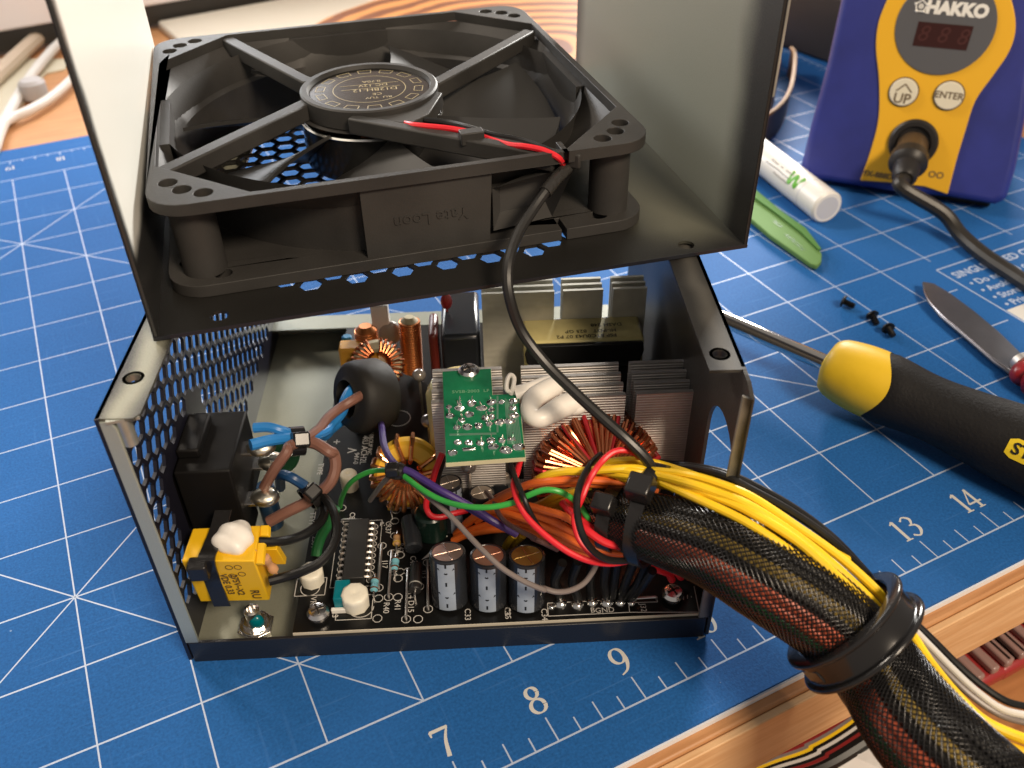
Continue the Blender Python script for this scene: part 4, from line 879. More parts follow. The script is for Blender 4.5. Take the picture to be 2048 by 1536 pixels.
wire('black_wire', 'black wire from the yellow box, upper of the pair', [L2(1170, 640, 32), L2(1300, 640, 30), L2(1420, 620, 28), L2(1530, 570, 27), L2(1610, 500, 26), L2(1640, 400, 25), L2(1590, 320, 26), L2(1540, 300, 26)], 1.25, BLK)
wire('black_wire', 'black wire from the yellow box, bowing wide to the right', [L2(1250, 915, 24), L2(1380, 880, 24), L2(1500, 840, 25), L2(1610, 780, 26), L2(1690, 680, 27), L2(1720, 560, 28), L2(1700, 430, 29), L2(1640, 340, 28), L2(1560, 290, 27)], 1.25, BLK)
tie('black cable tie bunching the blue and brown mains wires', v3(L1(1630, 1270, 40)), 3.4, v3(L1(1750, 1240, 40)) - v3(L1(1500, 1260, 42)), T(592, 868, 60), 1.9, .7, (5, 4.6, 3.2))
tie('black cable tie low beside the socket, holding brown and black wires', v3(L2(1545, 320, 27)), 3.2, v3(L2(1620, 250, 28)) - v3(L2(1480, 390, 26)), L2(1500, 260, 50), 1.7, .7, (4.6, 4.2, 3))
# parts under the mains wires
g = G(); q = L2(1320, 130, 10); g.lathe([(0.01, 0), (5.5, .6), (6, 1.6), (5.5, 2.6), (.01, 3)], (q[0] + 2, q[1] + 2, 14), (-.2, -.7, .7), 24); obj('disc_capacitor', g, [mat('deep_green_epoxy', (.012, .06, .025), .3)], pcb)
q = L2(1240, 350, 12); g = G(); g.cyl((q[0], q[1], 1), (q[0], q[1], 18), 3.0, n=20, bev=.5); obj('blue_capacitor', g, [mat('navy_epoxy', (.008, .035, .08), .3)], pcb)
wire('green_wire', 'thick dark green wire dropping behind the white glued trimmer', [Z5(340, 620, 22), Z5(300, 720, 18), Z5(240, 820, 14), Z5(205, 920, 11), Z5(195, 985, 9.5)], 1.5, mat('dark_green_insulation', (.015, .13, .035), .4))

# ================================================================== LOOSE LEADS OVER THE BOARD
wire('green_wire', 'bright green wire arching through the heatshrink knot into the cable bundle', [Z5(375, 615, ZB), Z5(385, 555, 16), Z5(430, 460, 26), Z5(500, 395, 32), Z5(600, 350, 36), Z5(705, 338, 38), Z5(790, 350, 40), Z5(870, 395, 41), Z5(1000, 490, 42), Z5(1150, 568, 42), Z5(1320, 610, 44), Z5(1500, 615, 46), Z5(1680, 580, 48), Z6(200, 510, 50), Z6(330, 462, 52), Z6(440, 468, 52), Z6(530, 510, 50), Z6(610, 580, 47), Z6(680, 680, 44), Z6(740, 760, 40)], 0.74, GRN, per=6)
wire('purple_wire', 'dark purple wire from behind the amber coil down to the cable bundle', [Z5(680, -30, 24), Z5(690, 40, 34), Z5(705, 150, 39), Z5(750, 250, 41), Z5(820, 320, 42), Z5(900, 350, 42), Z5(1000, 410, 41), Z5(1130, 490, 40), Z5(1280, 570, 38), Z5(1420, 650, 36), Z5(1540, 730, 34), Z5(1700, 820, 30)], 0.98, PUR)
wire('purple_wire', 'thin purple wire running beside the thicker purple one', [Z5(880, 330, 41), Z5(1000, 440, 39), Z5(1130, 520, 38), Z5(1280, 600, 36), Z5(1420, 680, 34), Z5(1600, 780, 31)], 0.6, PUR)
wire('grey_wire', 'thin grey wire sagging in front of the three capacitors', [Z5(870, 400, 39), Z5(960, 470, 39), Z5(1070, 565, 39), Z5(1200, 680, 38), Z5(1340, 830, 36), Z5(1470, 965, 34), Z5(1600, 1080, 31), Z5(1750, 1170, 29), Z5(1900, 1235, 27), Z6(330, 1215, 26), Z6(430, 1243, 25), Z6(540, 1232, 24), Z6(640, 1180, 24), Z6(705, 1100, 26), Z6(745, 1025, 28)], 0.72, GRY)
wire('grey_wire', 'short grey wire stub below the heatshrink knot', [Z5(600, 565, 18), Z5(640, 510, 24), Z5(700, 430, 33), Z5(740, 390, 37)], 0.72, GRY)
wire('brown_wire', 'thin brown wire passing under the red pair over the capacitors', [Z5(1470, 500, 26), Z5(1535, 580, 32), Z5(1560, 660, 34), Z5(1620, 730, 36), Z5(1720, 790, 37), Z5(1830, 845, 37), Z6(250, 830, 36), Z6(340, 870, 34), Z6(440, 920, 30)], 0.68, mat('taupe_insulation', (.12, .06, .055), .35))
knot = thing('heatshrink_knot', 'black heatshrink knot binding green, purple and grey wires on the amber coil', 'wire tie', TRAY, tuple(v3(Z5(800, 340, 40))))
g = G(); a_, b_ = v3(Z5(735, 335, 41)), v3(Z5(880, 355, 42)); g.lathe([(1.6, 0), (2.2, .8), (2.4, 2.5), (2.2, 4.2), (1.7, 5)], a_, b_ - a_, 16); obj('band', g, [NYLON], knot)
c = v3(Z5(765, 335, 43.5)); g = G(); g.box(c[0] - 1.8, c[0] + 1.8, c[1] - 1.6, c[1] + 1.6, c[2] - 1.5, c[2] + 1.5); obj('tie_head', g, [NYLON], knot, bevel=.5)
# red and black pairs
wire('red_wire', 'red wire dropping beside the amber coil, left of the green board', [Z5(1140, 215, 40), Z5(1095, 330, 36), Z5(1065, 430, 30), Z5(1030, 540, 25), Z5(1022, 620, 22), Z5(1060, 680, 20), Z5(1130, 690, 19), Z5(1220, 665, 19), Z5(1330, 640, 18)], 0.85, RED)
wire('black_wire', 'black wire beside the red one, under the left edge of the green board', [Z5(1160, 240, 38), Z5(1120, 350, 33), Z5(1100, 450, 28), Z5(1080, 560, 23), Z5(1085, 660, 18), Z5(1120, 720, 15)], 0.85, BLK)
wire('red_wire', 'red wire from under the green board sweeping down right over the orange wires', [Z6(160, 220, 48), Z6(130, 330, 49), Z6(105, 420, 50), Z6(130, 530, 50), Z6(200, 660, 48), Z6(310, 775, 46), Z6(440, 880, 44), Z6(560, 955, 42), Z6(700, 1008, 40), Z6(850, 1025, 38), Z6(1000, 1000, 37), Z6(1110, 965, 36)], 0.78, RED)
wire('black_wire', 'black wire twisted along the red one from the green board', [Z6(75, 220, 48), Z6(115, 360, 51), Z6(170, 490, 52), Z6(225, 620, 49), Z6(300, 750, 44), Z6(400, 870, 40)], 0.7, BLK)
wire('red_wire', 'red wire looping high over the yellow wires beside the main cable tie', [Z6(1090, 225, 52), Z6(1040, 182, 56), Z6(960, 155, 58), Z6(870, 170, 58), Z6(790, 235, 57), Z6(720, 325, 56), Z6(670, 420, 54), Z6(630, 520, 52), Z6(585, 620, 49), Z6(570, 700, 47), Z6(600, 820, 44), Z6(660, 910, 42), Z6(740, 985, 40), Z6(830, 1015, 38)], 0.78, RED)
wire('black_wire', 'black wire looping down across the yellow and orange wires', [Z6(770, 190, 50), Z6(700, 260, 54), Z6(640, 360, 56), Z6(600, 470, 56), Z6(590, 580, 54), Z6(605, 710, 52), Z6(650, 840, 49), Z6(730, 940, 45), Z6(830, 995, 42), Z6(950, 1005, 39), Z6(1040, 985, 37)], 0.85, BLK)
for i, (dx, dz) in enumerate(((0, 0), (26, -2), (52, -3))):
    wire('red_wire', ('red wire running under the main cable tie, nearest the board', 'red wire under the main cable tie, middle of the three', 'red wire under the main cable tie, farthest from the board edge')[i],
         [Z6(480 + dx, 560 - dx * .3, 44 + dz), Z6(560 + dx, 650 - dx * .3, 45 + dz), Z6(660 + dx, 760 - dx * .6, 45 + dz), Z6(800 + dx, 860 - dx * .6, 43 + dz), Z6(950 + dx, 900 - dx * .6, 41 + dz), Z6(1100 + dx, 920 - dx * .5, 38 + dz), Z6(1250, 975 - dx * .5, 33 + dz), Z6(1450, 1060 - dx * .6, 29 + dz), Z6(1640, 1120 - dx * .8, 25 + dz)], 0.95, RED, group=None)
for i, p in enumerate(([Z6(1050, 985, 30), Z6(1130, 1030, 26), Z6(1210, 1070, 22), Z6(1290, 1100, 18), Z6(1320, 1150, 14)], [Z6(1180, 1010, 26), Z6(1270, 1050, 23), Z6(1350, 1085, 19), Z6(1390, 1130, 14)], [Z6(1240, 990, 26), Z6(1340, 1040, 22), Z6(1430, 1080, 18), Z6(1450, 1130, 12)])):
    wire('red_wire', ('red wire bending down to the board screw at the front right', 'red wire ending just behind the front right screw', 'red wire ending nearest the slotted wall')[i], p, 1.05, RED)
# orange bundle
OR = [
 [Z6(-200, 640, 20), Z6(-60, 560, 30), Z6(60, 500, 38), Z6(200, 425, 46), Z6(350, 395, 50), Z6(500, 385, 51), Z6(700, 385, 51), Z6(900, 400, 50), Z6(1060, 425, 49), Z6(1200, 470, 46)],
 [Z6(-180, 700, 18), Z6(-60, 620, 26), Z6(60, 570, 32), Z6(200, 580, 38), Z6(350, 620, 42), Z6(500, 665, 44), Z6(620, 740, 44), Z6(760, 830, 42), Z6(900, 880, 40), Z6(1080, 915, 38)],
 [Z6(-280, 750, 12), Z6(-160, 650, 22), Z6(-40, 590, 30), Z6(120, 600, 34), Z6(300, 660, 38), Z6(450, 720, 40), Z6(600, 800, 40), Z6(760, 880, 38), Z6(950, 930, 36), Z6(1100, 950, 34)],
 [Z6(-340, 800, 10), Z6(-240, 700, 18), Z6(-100, 620, 26), Z6(60, 640, 32), Z6(240, 700, 35), Z6(420, 770, 37), Z6(570, 850, 38), Z6(720, 920, 36), Z6(900, 960, 34), Z6(1080, 970, 32)],
 [Z6(-340, 830, 10), Z6(-200, 760, 16), Z6(-50, 720, 22), Z6(120, 700, 28), Z6(300, 760, 32), Z6(450, 830, 34), Z6(600, 890, 35), Z6(760, 940, 34), Z6(950, 970, 32)],
 [Z6(-360, 850, 10), Z6(-240, 800, 14), Z6(-80, 770, 20), Z6(100, 760, 24), Z6(280, 790, 28), Z6(440, 860, 31), Z6(600, 930, 32), Z6(760, 960, 32), Z6(980, 980, 30)],
 [Z6(-100, 680, 20), Z6(40, 660, 27), Z6(200, 650, 33), Z6(340, 690, 36), Z6(480, 780, 38), Z6(640, 870, 38), Z6(800, 920, 37), Z6(1000, 940, 36)],
 [Z6(-60, 540, 24), Z6(80, 470, 36), Z6(240, 420, 44), Z6(420, 410, 48), Z6(600, 408, 49), Z6(800, 420, 48), Z6(1000, 440, 47)]]
ol = ['arched highest beside the yellow wires', 'dipping under the green wire', 'starting just behind the first capacitor', 'running low over the middle capacitor', 'running lowest, nearest the capacitor tops', 'touching the top of the left capacitor', 'buried in the middle of the orange bunch', 'second highest, just below the arching one']
for p, s_ in zip(OR, ol): wire('orange_wire', 'orange wire of the bunch, ' + s_, p, 1.02, ORA, group='orange wires over the capacitors', per=6)
# yellow wires: board to tie and on to the grommet
R3 = lambda X, Y, z: hit(1448 + .3256 * X, 1036 + .3256 * Y, z)
def t2w(p): return TRAY[0] + TRAY[1] * p[0] + TRAY[2] * p[1] + v3((0, 0, p[2]))
def W6(X, Y, z): return hit(1000 + .2604 * X, 860 + .2604 * Y, z)
def HP(px, py, z): return hit(px, py, z)
YP = [
 [W6(230, 430, 44), W6(330, 360, 50), W6(480, 320, 53), W6(650, 315, 54), W6(850, 300, 55), W6(1030, 295, 55), W6(1180, 315, 55), HP(1376, 950, 61), HP(1440, 968, 62), HP(1504, 995, 61.5), HP(1590, 1051, 58), HP(1675, 1111, 53), HP(1748, 1176, 48), HP(1790, 1225, 44)],
 [W6(650, 330, 50), W6(760, 300, 53), W6(900, 300, 54.5), W6(1030, 320, 55), W6(1180, 345, 55), HP(1376, 966, 61.5), HP(1440, 987, 62), HP(1504, 1014, 61.5), HP(1588, 1068, 58), HP(1660, 1124, 53.5), HP(1735, 1193, 48), HP(1775, 1238, 44)],
 [W6(760, 320, 51), W6(880, 335, 53), W6(1030, 350, 54), W6(1180, 380, 54), HP(1390, 995, 60), HP(1490, 1043, 60), HP(1580, 1102, 57), HP(1660, 1160, 52), HP(1725, 1222, 45), HP(1765, 1260, 44)],
 [W6(740, 330, 48), W6(880, 350, 51), W6(1030, 385, 52), W6(1180, 415, 52), HP(1376, 975, 60), HP(1440, 997, 61), HP(1504, 1026, 61), HP(1588, 1078, 58.5), HP(1655, 1136, 54.5), HP(1728, 1204, 48.5), HP(1762, 1248, 44)],
 [W6(760, 285, 47), W6(860, 245, 50), W6(980, 235, 52), W6(1120, 245, 52), W6(1300, 285, 51), HP(1440, 972, 59), HP(1530, 1022, 58), HP(1610, 1074, 54), HP(1695, 1120, 47)],
]
yl = ['outermost along the top of the harness', 'second from the top of the harness', 'third from the top, pressed on the sleeve', 'lowest, half sunk beside the braided sleeve', 'hidden behind the others, rising over the large coil']
for p, s_ in zip(YP, yl): wire('yellow_wire', 'yellow wire ' + s_, p, 1.04, YEL, fr=WORLD, group='yellow wires along the harness', per=7)
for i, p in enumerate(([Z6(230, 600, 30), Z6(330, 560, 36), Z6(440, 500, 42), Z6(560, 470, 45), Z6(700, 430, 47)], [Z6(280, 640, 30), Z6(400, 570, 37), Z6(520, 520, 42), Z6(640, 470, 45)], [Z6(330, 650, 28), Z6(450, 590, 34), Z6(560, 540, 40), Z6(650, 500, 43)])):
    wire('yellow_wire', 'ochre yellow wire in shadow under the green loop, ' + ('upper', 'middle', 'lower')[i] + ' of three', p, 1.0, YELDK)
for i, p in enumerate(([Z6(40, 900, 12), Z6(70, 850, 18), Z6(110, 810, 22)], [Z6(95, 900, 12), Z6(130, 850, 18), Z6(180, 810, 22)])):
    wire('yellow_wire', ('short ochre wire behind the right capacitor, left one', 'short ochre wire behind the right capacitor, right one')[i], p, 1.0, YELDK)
# black ground leads
for i, (a_, b_, c_) in enumerate((((465, 1300), (420, 1150), (480, 1020)), ((600, 1310), (555, 1150), (600, 1010)), ((700, 1290), (690, 1140), (720, 1010)), ((820, 1290), (800, 1150), (820, 1010)), ((860, 1290), (880, 1150), (900, 1000)), ((925, 1290), (970, 1160), (1030, 1010)), ((960, 1290), (1060, 1180), (1130, 1020)), ((1000, 1290), (1090, 1200), (1170, 1080)))):
    wire('black_wire', ('leftmost black lead', 'second black lead from the left', 'third black lead from the left', 'black lead left of the GND lettering', 'black lead above the GND lettering', 'black lead right of the GND lettering', 'second black lead from the right', 'rightmost black lead')[i] + ' rising from the solder row under the red wires', [Z6(*a_, ZB), Z6(a_[0] * .7 + b_[0] * .3, a_[1] * .7 + b_[1] * .3, 12), Z6(*b_, 18), Z6(*c_, 27)], 1.25, BLK, group='black ground leads')
# ================================================================== HARNESS
CPX = [(1175, 1015, 40, 5.5), (1250, 1040, 43, 7.2), (1330, 1062, 47, 8.2), (1430, 1094, 50, 9.2), (1530, 1151, 49, 9.7), (1622, 1210, 45, 9.7), (1703, 1276, 39.5, 9.1), (1762, 1350, 35, 9.6), (1825, 1440, 32, 10.6), (1900, 1525, 29, 11.0), (1990, 1610, 24, 11.5), (2110, 1720, 14, 12)]
HPTS = [tuple(HP(a, b, c)) + (r,) for a, b, c, r in CPX]
_d = (v3(HPTS[-1])[:3] - v3(HPTS[-2])[:3]); _d[2] = 0; _d /= np.linalg.norm(_d)
for s_, z_ in ((22, -12), (38, -45), (44, -90)): HPTS.append(tuple(v3(HPTS[11])[:3] * np.array([1, 1, 0]) + _d * s_ + v3((0, 0, z_))) + (12,))
har = thing('cable_harness', 'thick braided cable harness curving out of the case over the mat', 'cable', WORLD, tuple(HPTS[5][:3]))
HS = smooth_path(HPTS, step=1.1); HF = frames(HS)
upv = v3((0, 0, 1))
def hring(i, ang, rr):                       # ang 0 = towards the viewer's top side, turning toward viewer
    t, x, y = HF[i]; u = upv - t * (t @ upv); u /= np.linalg.norm(u); s = np.cross(t, u); return v3(HS[i])[:3] + (u * math.cos(ang) + s * math.sin(ang)) * rr
nH = len(HS)
g = G(); g.tube([p[:3] for p in HS], lambda t: HS[min(nH - 1, int(t * (nH - 1)))][3] * .78, 24); obj('bundle_core', g, [BLK], har)
# wires showing through the braid, by angle round the bundle (degrees from the top, negative = near side)
cols = [(40, BLK), (22, BLK), (5, BLK), (-12, BLK), (-29, mat('dim_ochre_insulation', (.30, .21, .05), .4)), (-46, BLK), (-63, mat('brick_insulation', (.62, .13, .065), .35)), (-79, mat('brick_insulation', (0, 0, 0))), (-96, mat('bottle_green_insulation', (.015, .13, .05), .35)), (-113, mat('brick_insulation', (0, 0, 0))), (-130, BLK), (-147, BLK), (180, BLK), (160, BLK), (140, BLK), (120, RED), (100, BLK), (80, BLK), (60, BLK)]
# which sign of the angle faces the camera
mid = nH // 2; cv = CAM - v3(HS[mid])[:3]; sgn = 1 if (hring(mid, -1.2, 1) - v3(HS[mid])[:3]) @ cv > (hring(mid, 1.2, 1) - v3(HS[mid])[:3]) @ cv else -1
RR = {}
for k, (a, m) in enumerate(cols):
    g = G(); tw = 0.0
    g.tube([hring(i, sgn * R_(a + 30 * (i / nH) ** 2), HS[i][3] * .80) for i in range(nH)], 1.5, 8); obj('inner_wire', g, [m], har)
for half in (0, 1):
    g = G(); ns = 46; pitch = 52.0
    for k in range(ns):
        pts = []; 
        for i in range(0, nH, 1):
            s_ = i * 1.1; a = 2 * math.pi * (k / ns + (s_ / pitch) * (1 if half else -1)); wv = .16 if half else 0
            pts.append(hring(i, a, HS[i][3] * 1.0 + wv))
        g.tube(pts, .20, 3, caps=False)
    o = obj('braid', g, [mat('braid_monofilament', (.010, .009, .009), .2)], har, smooth=True, ang=180); o['kind'] = 'stuff'
# black wires outside along the top
for i, p in enumerate(([W6(1180, 262, 48), W6(1400, 285, 49), W6(1700, 345, 59), HP(1500, 978, 58), HP(1580, 1022, 55), HP(1660, 1078, 51), HP(1735, 1150, 42)], [W6(1180, 255, 46), W6(1400, 270, 46), W6(1700, 325, 57), HP(1505, 970, 56), HP(1590, 1018, 53), HP(1670, 1080, 49), HP(1745, 1160, 40)])):
    wire('black_wire', ('black wire along the far side of the yellow wires', 'black wire outermost on the far side of the harness')[i], p, 1.0, BLK, fr=WORLD)
# wires past the grommet
PAST = [('yellow_wire', 'yellow wire leaving the grommet, upper of the two thick ones', YEL, 1.15, [(1770, 1235, 44), (1816, 1262, 41), (1860, 1325, 40), (1915, 1392, 38), (1972, 1444, 35), (2048, 1478, 32), (2120, 1500, 28)]),
        ('yellow_wire', 'yellow wire leaving the grommet, lower of the two thick ones', YEL, 1.15, [(1765, 1245, 42), (1810, 1278, 39), (1850, 1335, 38), (1905, 1405, 36), (1965, 1466, 33), (2048, 1505, 30), (2120, 1520, 28)]),
        ('white_wire', 'white wire beside the grey ones past the grommet', mat('white_insulation', (.62, .60, .57), .3), .8, [(1775, 1210, 42), (1815, 1246, 40), (1858, 1290, 38), (1905, 1338, 36), (1950, 1380, 34), (2000, 1416, 32), (2048, 1430, 30), (2110, 1440, 28)]),
        ('grey_wire', 'dark grey wire outermost past the grommet', BLK, .8, [(1780, 1200, 42), (1822, 1238, 40), (1866, 1280, 38), (1914, 1328, 36), (1960, 1368, 34), (2008, 1400, 32), (2048, 1412, 30), (2110, 1420, 28)]),
        ('grey_wire', 'grey wire between white and yellow past the grommet', GRY, .75, [(1772, 1222, 42), (1812, 1254, 39), (1852, 1300, 37), (1898, 1350, 35), (1946, 1394, 33), (1998, 1428, 31), (2048, 1444, 29), (2110, 1452, 28)])]
for nm, lb, m, r, p in PAST: wire(nm, lb, [HP(*q) for q in p], r, m, fr=WORLD)
# second braided branch on the left of the drop
g = G(); BP = [tuple(HP(*q)) for q in ((1690, 1330, 34), (1735, 1400, 30), (1790, 1470, 26), (1860, 1560, 22), (1940, 1660, 20))]
for k in range(7):
    a = 2 * math.pi * k / 7; P = smooth_path([v3(p) + v3((math.cos(a) * 3.4, math.sin(a) * 3.4, 1.5 * math.sin(a * 2))) for p in BP], per=8); g = G(); g.tube(P, 1.3, 8)
    wire_o = obj('black_wire', g, [BLK if k != 2 else RED], None, label='dark wire of the loose branch hanging left past the grommet' if k != 2 else 'red wire among the dark branch hanging past the grommet', cat='wire', group='loose branch wires past the grommet' if k != 2 else None)
# grommet ring
gi = min(range(nH), key=lambda i: np.linalg.norm(v3(HS[i])[:3] - HP(1708, 1268, 40))); gt = HF[gi][0]
axG = v3(gt) + v3((0.0, 0.0, -.1)); axG /= np.linalg.norm(axG); cG = HP(1706, 1262, 39)
gr = thing('cable_grommet', 'glossy black ring grommet clamped round the cable harness', 'grommet', WORLD, tuple(cG))
g = G(); g.lathe([(r_ * .92, h_ * .86) for r_, h_ in [(13.0, -4.6), (15.8, -4.6), (16.6, -4.2), (16.6, -3.3), (15.6, -2.9), (15.3, 0), (15.5, 2.6), (17.0, 3.0), (17.2, 3.9), (16.2, 4.5), (13.0, 4.5), (12.6, 3), (12.6, -3)]], cG, axG, 72, closed=True)
obj('ring', g, [mat('gloss_black_plastic', (.014, .013, .013), .16)], gr, bevel=.25)
g = G(); a_, x_, y_ = rot_axis(axG); d = -x_ ; 
for an in (200, 310): 
    d = x_ * math.cos(R_(an)) + y_ * math.sin(R_(an)); g.bar(cG + d * 13.6 - axG * 1.6, cG + d * 13.6 + axG * 1.6, 6, 1.2, up=d)
obj('clip_tab', g, [mat('gloss_black_plastic', (0, 0, 0))], gr, bevel=.3)
# big ties
tie('large black cable tie over the yellow and orange wires, head on the yellow ones', v3(T(1300, 1030, 44)), 12.3, v3(T(1380, 1060, 46)) - v3(T(1230, 1018, 44)), T(1283, 955, 63), 1.75, .9, (6.4, 6.2, 4.2), sq=.95)
tie('smaller black cable tie behind the large one, round the braided sleeve', v3(T(1228, 1035, 42)), 7.8, v3(T(1300, 1050, 44)) - v3(T(1180, 1020, 42)), T(1215, 985, 60), 1.7, .8, (5.6, 5.0, 4.0))

# fan cable
wire('fan_cable', 'black sheathed fan cable hanging from the fan corner to the main cable tie', [HP(1122, 345, 106), HP(1095, 378, 104), HP(1065, 420, 101), HP(1035, 470, 98), HP(1016, 530, 94.5), HP(1018, 590, 89), HP(1042, 660, 80), HP(1090, 725, 73), HP(1150, 785, 68), HP(1210, 840, 64), HP(1255, 880, 61), HP(1292, 918, 57), HP(1310, 950, 52)], 1.38, mat('sheath_black', (.016, .015, .014), .38, bump=.1, bscale=400), cat='cable', fr=WORLD, per=10)
g = G(); g.tube(smooth_path([HP(1135, 335, 106), HP(1110, 360, 105), HP(1090, 385, 103.5)], per=6), 1.75, 12); obj('heatshrink_sleeve', g, [mat('wrinkled_sleeve', (.03, .028, .026), .2, bump=.8, bscale=250, bdist=.001)], None, label='wrinkled heatshrink sleeve where the fan cable leaves the frame', cat='sleeve')
# white silicone squiggle
sq_ = [(1140, 812, 53), (1150, 806, 53.5), (1128, 812, 53.8), (1100, 828, 53.8), (1078, 838, 53.8), (1064, 832, 53.8), (1060, 815, 53.8), (1070, 796, 53.8), (1092, 782, 53.8), (1112, 770, 53.8), (1108, 764, 53.6), (1080, 772, 53.6), (1050, 784, 53.4), (1030, 790, 53)]
g = G(); P = smooth_path([T(*q) for q in sq_], per=6); g.tube(P, lambda t: 2.9 - .5 * t + .35 * math.sin(t * 13), 14); g.ball(T(1146, 812, 53), 3.0, sq=(1.3, 1, .8))
sil = obj('white_glue', g, [GLUE], None, fr=TRAY, label='white silicone squiggle dried on the front heatsink beside the green board', cat='glue')
g = G(); g.tube(smooth_path([T(1034, 792, 53), T(1026, 785, 54), T(1014, 780, 56), T(1014, 762, 58), T(1020, 750, 59), T(1028, 756, 58), T(1026, 775, 56), T(1022, 788, 54)], per=6), .62, 10); obj('white_glue', g, [GLUE], None, fr=TRAY, label='thin loop of white silicone standing by the corner of the green board', cat='glue')
# ================================================================== THINGS ROUND THE CASE
# soldering station
n_base = v3((-0.775, -0.632, 0.0)); e_base = v3((0.632, -0.775, 0.0))       # outward, and along the front to the right
b0 = hit(1722, 360, 6); nf = n_base * math.cos(R_(14)) + v3((0, 0, 1)) * math.sin(R_(14)); upf = np.cross(nf, e_base) * -1
if upf[2] < 0: upf = -upf
def SF(px, py, out=0.0): return hit_plane(px, py, b0, nf) + nf * out
stn = thing('soldering_station', 'blue and yellow soldering station with grey dial face, cable plugged into its front', 'soldering station', WORLD, tuple(hit(1800, 370, 0)))
def sfpoly(pts, o0, o1, back=None):
    g = G(); A = [SF(x, y, o0) for x, y in pts]; B = [SF(x, y, o1) for x, y in pts]; n = len(pts)
    g.add(A + B, [tuple(range(n))[::-1], tuple(range(n, 2 * n))] + [(i, (i + 1) % n, n + (i + 1) % n, n + i) for i in range(n)]); return g
SBL = mat('station_blue', (.022, .030, .20), .5, vary=.2, vscale=40, bump=.1, bscale=900); SYE = mat('station_yellow', (.80, .43, .02), .4); SGR = mat('station_grey', (.09, .09, .095), .45)
body = [(1603, 330), (1612, 356), (1660, 362), (1722, 372), (1800, 384), (1897, 392), (1990, 408), (2012, 398), (2030, 340), (2052, 230), (2075, 60), (2085, -60), (2060, -130), (1740, -170), (1700, -120), (1683, 0), (1655, 130), (1625, 240)]
g = G(); A = [SF(x, y, 0) for x, y in body]; c = sum(A) / len(A); A2 = [p * .97 + c * .03 + nf * 3.5 for p in A]; B = [p - n_base * 70 + v3((0, 0, 0)) for p in A]; n = len(A)
g.add(A2 + A + B, [tuple(range(n))] + [(i, (i + 1) % n, n + (i + 1) % n, n + i) for i in range(2 * n) if i % n != n - 1 or True][:0])
for s0 in (0, n):
    for i in range(n): g.f.append((s0 + i, s0 + (i + 1) % n, s0 + n + (i + 1) % n, s0 + n + i)); g.m.append(0)
g.f.append(tuple(range(2 * n, 3 * n))[::-1]); g.m.append(0)
obj('body', g, [SBL], stn, bevel=2.0, seg=3)
g = G(); q0, q1 = hit(1640, 366, 0), hit(2000, 420, 0)
bs = [(1632, 352), (1990, 408)]; 
pA = SF(1650, 362, -6); pB = SF(1985, 405, -6); pA[2] = pB[2] = 0
g.hexa([pA, pB, pB - n_base * 50, pA - n_base * 50], [p + v3((0, 0, 9)) for p in (pA, pB, pB - n_base * 50, pA - n_base * 50)]); obj('black_base', g, [BLACK_PLASTIC], stn, bevel=1)
yp = smooth_path([(1722, 358, 0), (1742, 300, 0), (1758, 235, 0), (1759, 160, 0), (1753, 95, 0), (1758, 45, 0), (1775, 0, 0), (1800, -50, 0), (1850, -90, 0), (1920, -95, 0), (1985, -60, 0), (2018, -10, 0), (2030, 50, 0), (2018, 100, 0), (1985, 150, 0), (1950, 200, 0), (1930, 260, 0), (1912, 320, 0), (1895, 385, 0)], per=4)
yp = [(p[0], p[1]) for p in yp] + [(1850, 370), (1780, 362)]
g = sfpoly(yp, 3.0, 4.6); obj('yellow_panel', g, [SYE], stn, bevel=.4)
def sdisc(px, py, rpx, o0, o1, nm, m, par=stn, n=48, rim=0):
    g = G(); c0 = SF(px, py, o0); r = rpx; g.cyl(c0, c0 + nf * (o1 - o0), r, n=n, bev=rim); return obj(nm, g, [m], par)
s1_ = np.linalg.norm(SF(1989, 70) - SF(1789, 70)) / 2
sdisc(1890, 52, s1_, 4.5, 5.2, 'grey_disc', SGR, rim=.2)
g = G(); c = [SF(1838, 42, 5.3), SF(1947, 52, 5.3), SF(1932, 100, 5.3), SF(1825, 90, 5.3)]; g.hexa([p - nf * .5 for p in c], c); disp = obj('display_window', g, [mat('display_dark_red', (.035, .008, .006), .15)], stn)
g = G()
ux = (c[1] - c[0]) / np.linalg.norm(c[1] - c[0]); uy = c[0] - c[3]; uy /= np.linalg.norm(uy)
for k in range(3):
    text(g, '8', (c[0] + c[2]) / 2 + (k - 1) * ux * 8.2 - uy * 0, ux, uy, 9.5, .05, shear=.2)
obj('unlit_digits', g, [mat('unlit_segment', (.055, .012, .009), .4)], disp)
WHT = mat('station_white', (.78, .76, .70), .45); g = G(); o_ = (SF(1914, 19, 5.3)); text(g, 'HAKKO', o_, ux, uy, 7.2, .1, bold=.45); obj('maker_name', g, [WHT], stn)
g = G(); c_ = SF(1843, 12, 5.35)
for rr, w_ in ((2.5, .6), (.8, .9)):
    pts = [c_ + (ux * math.sin(R_(72 * i)) + uy * math.cos(R_(72 * i))) * rr for i in range(5)]
    for i in range(5): g.bar(pts[i], pts[(i + 1) % 5], w_, .1, up=nf)
for i in range(5): g.ball(c_ + (ux * math.sin(R_(72 * i + 0)) + uy * math.cos(R_(72 * i))) * 2.6, .6, n=8, k=6)
obj('maker_emblem', g, [WHT], stn)
rb = np.linalg.norm(SF(1838, 183) - SF(1780, 183)) / 2
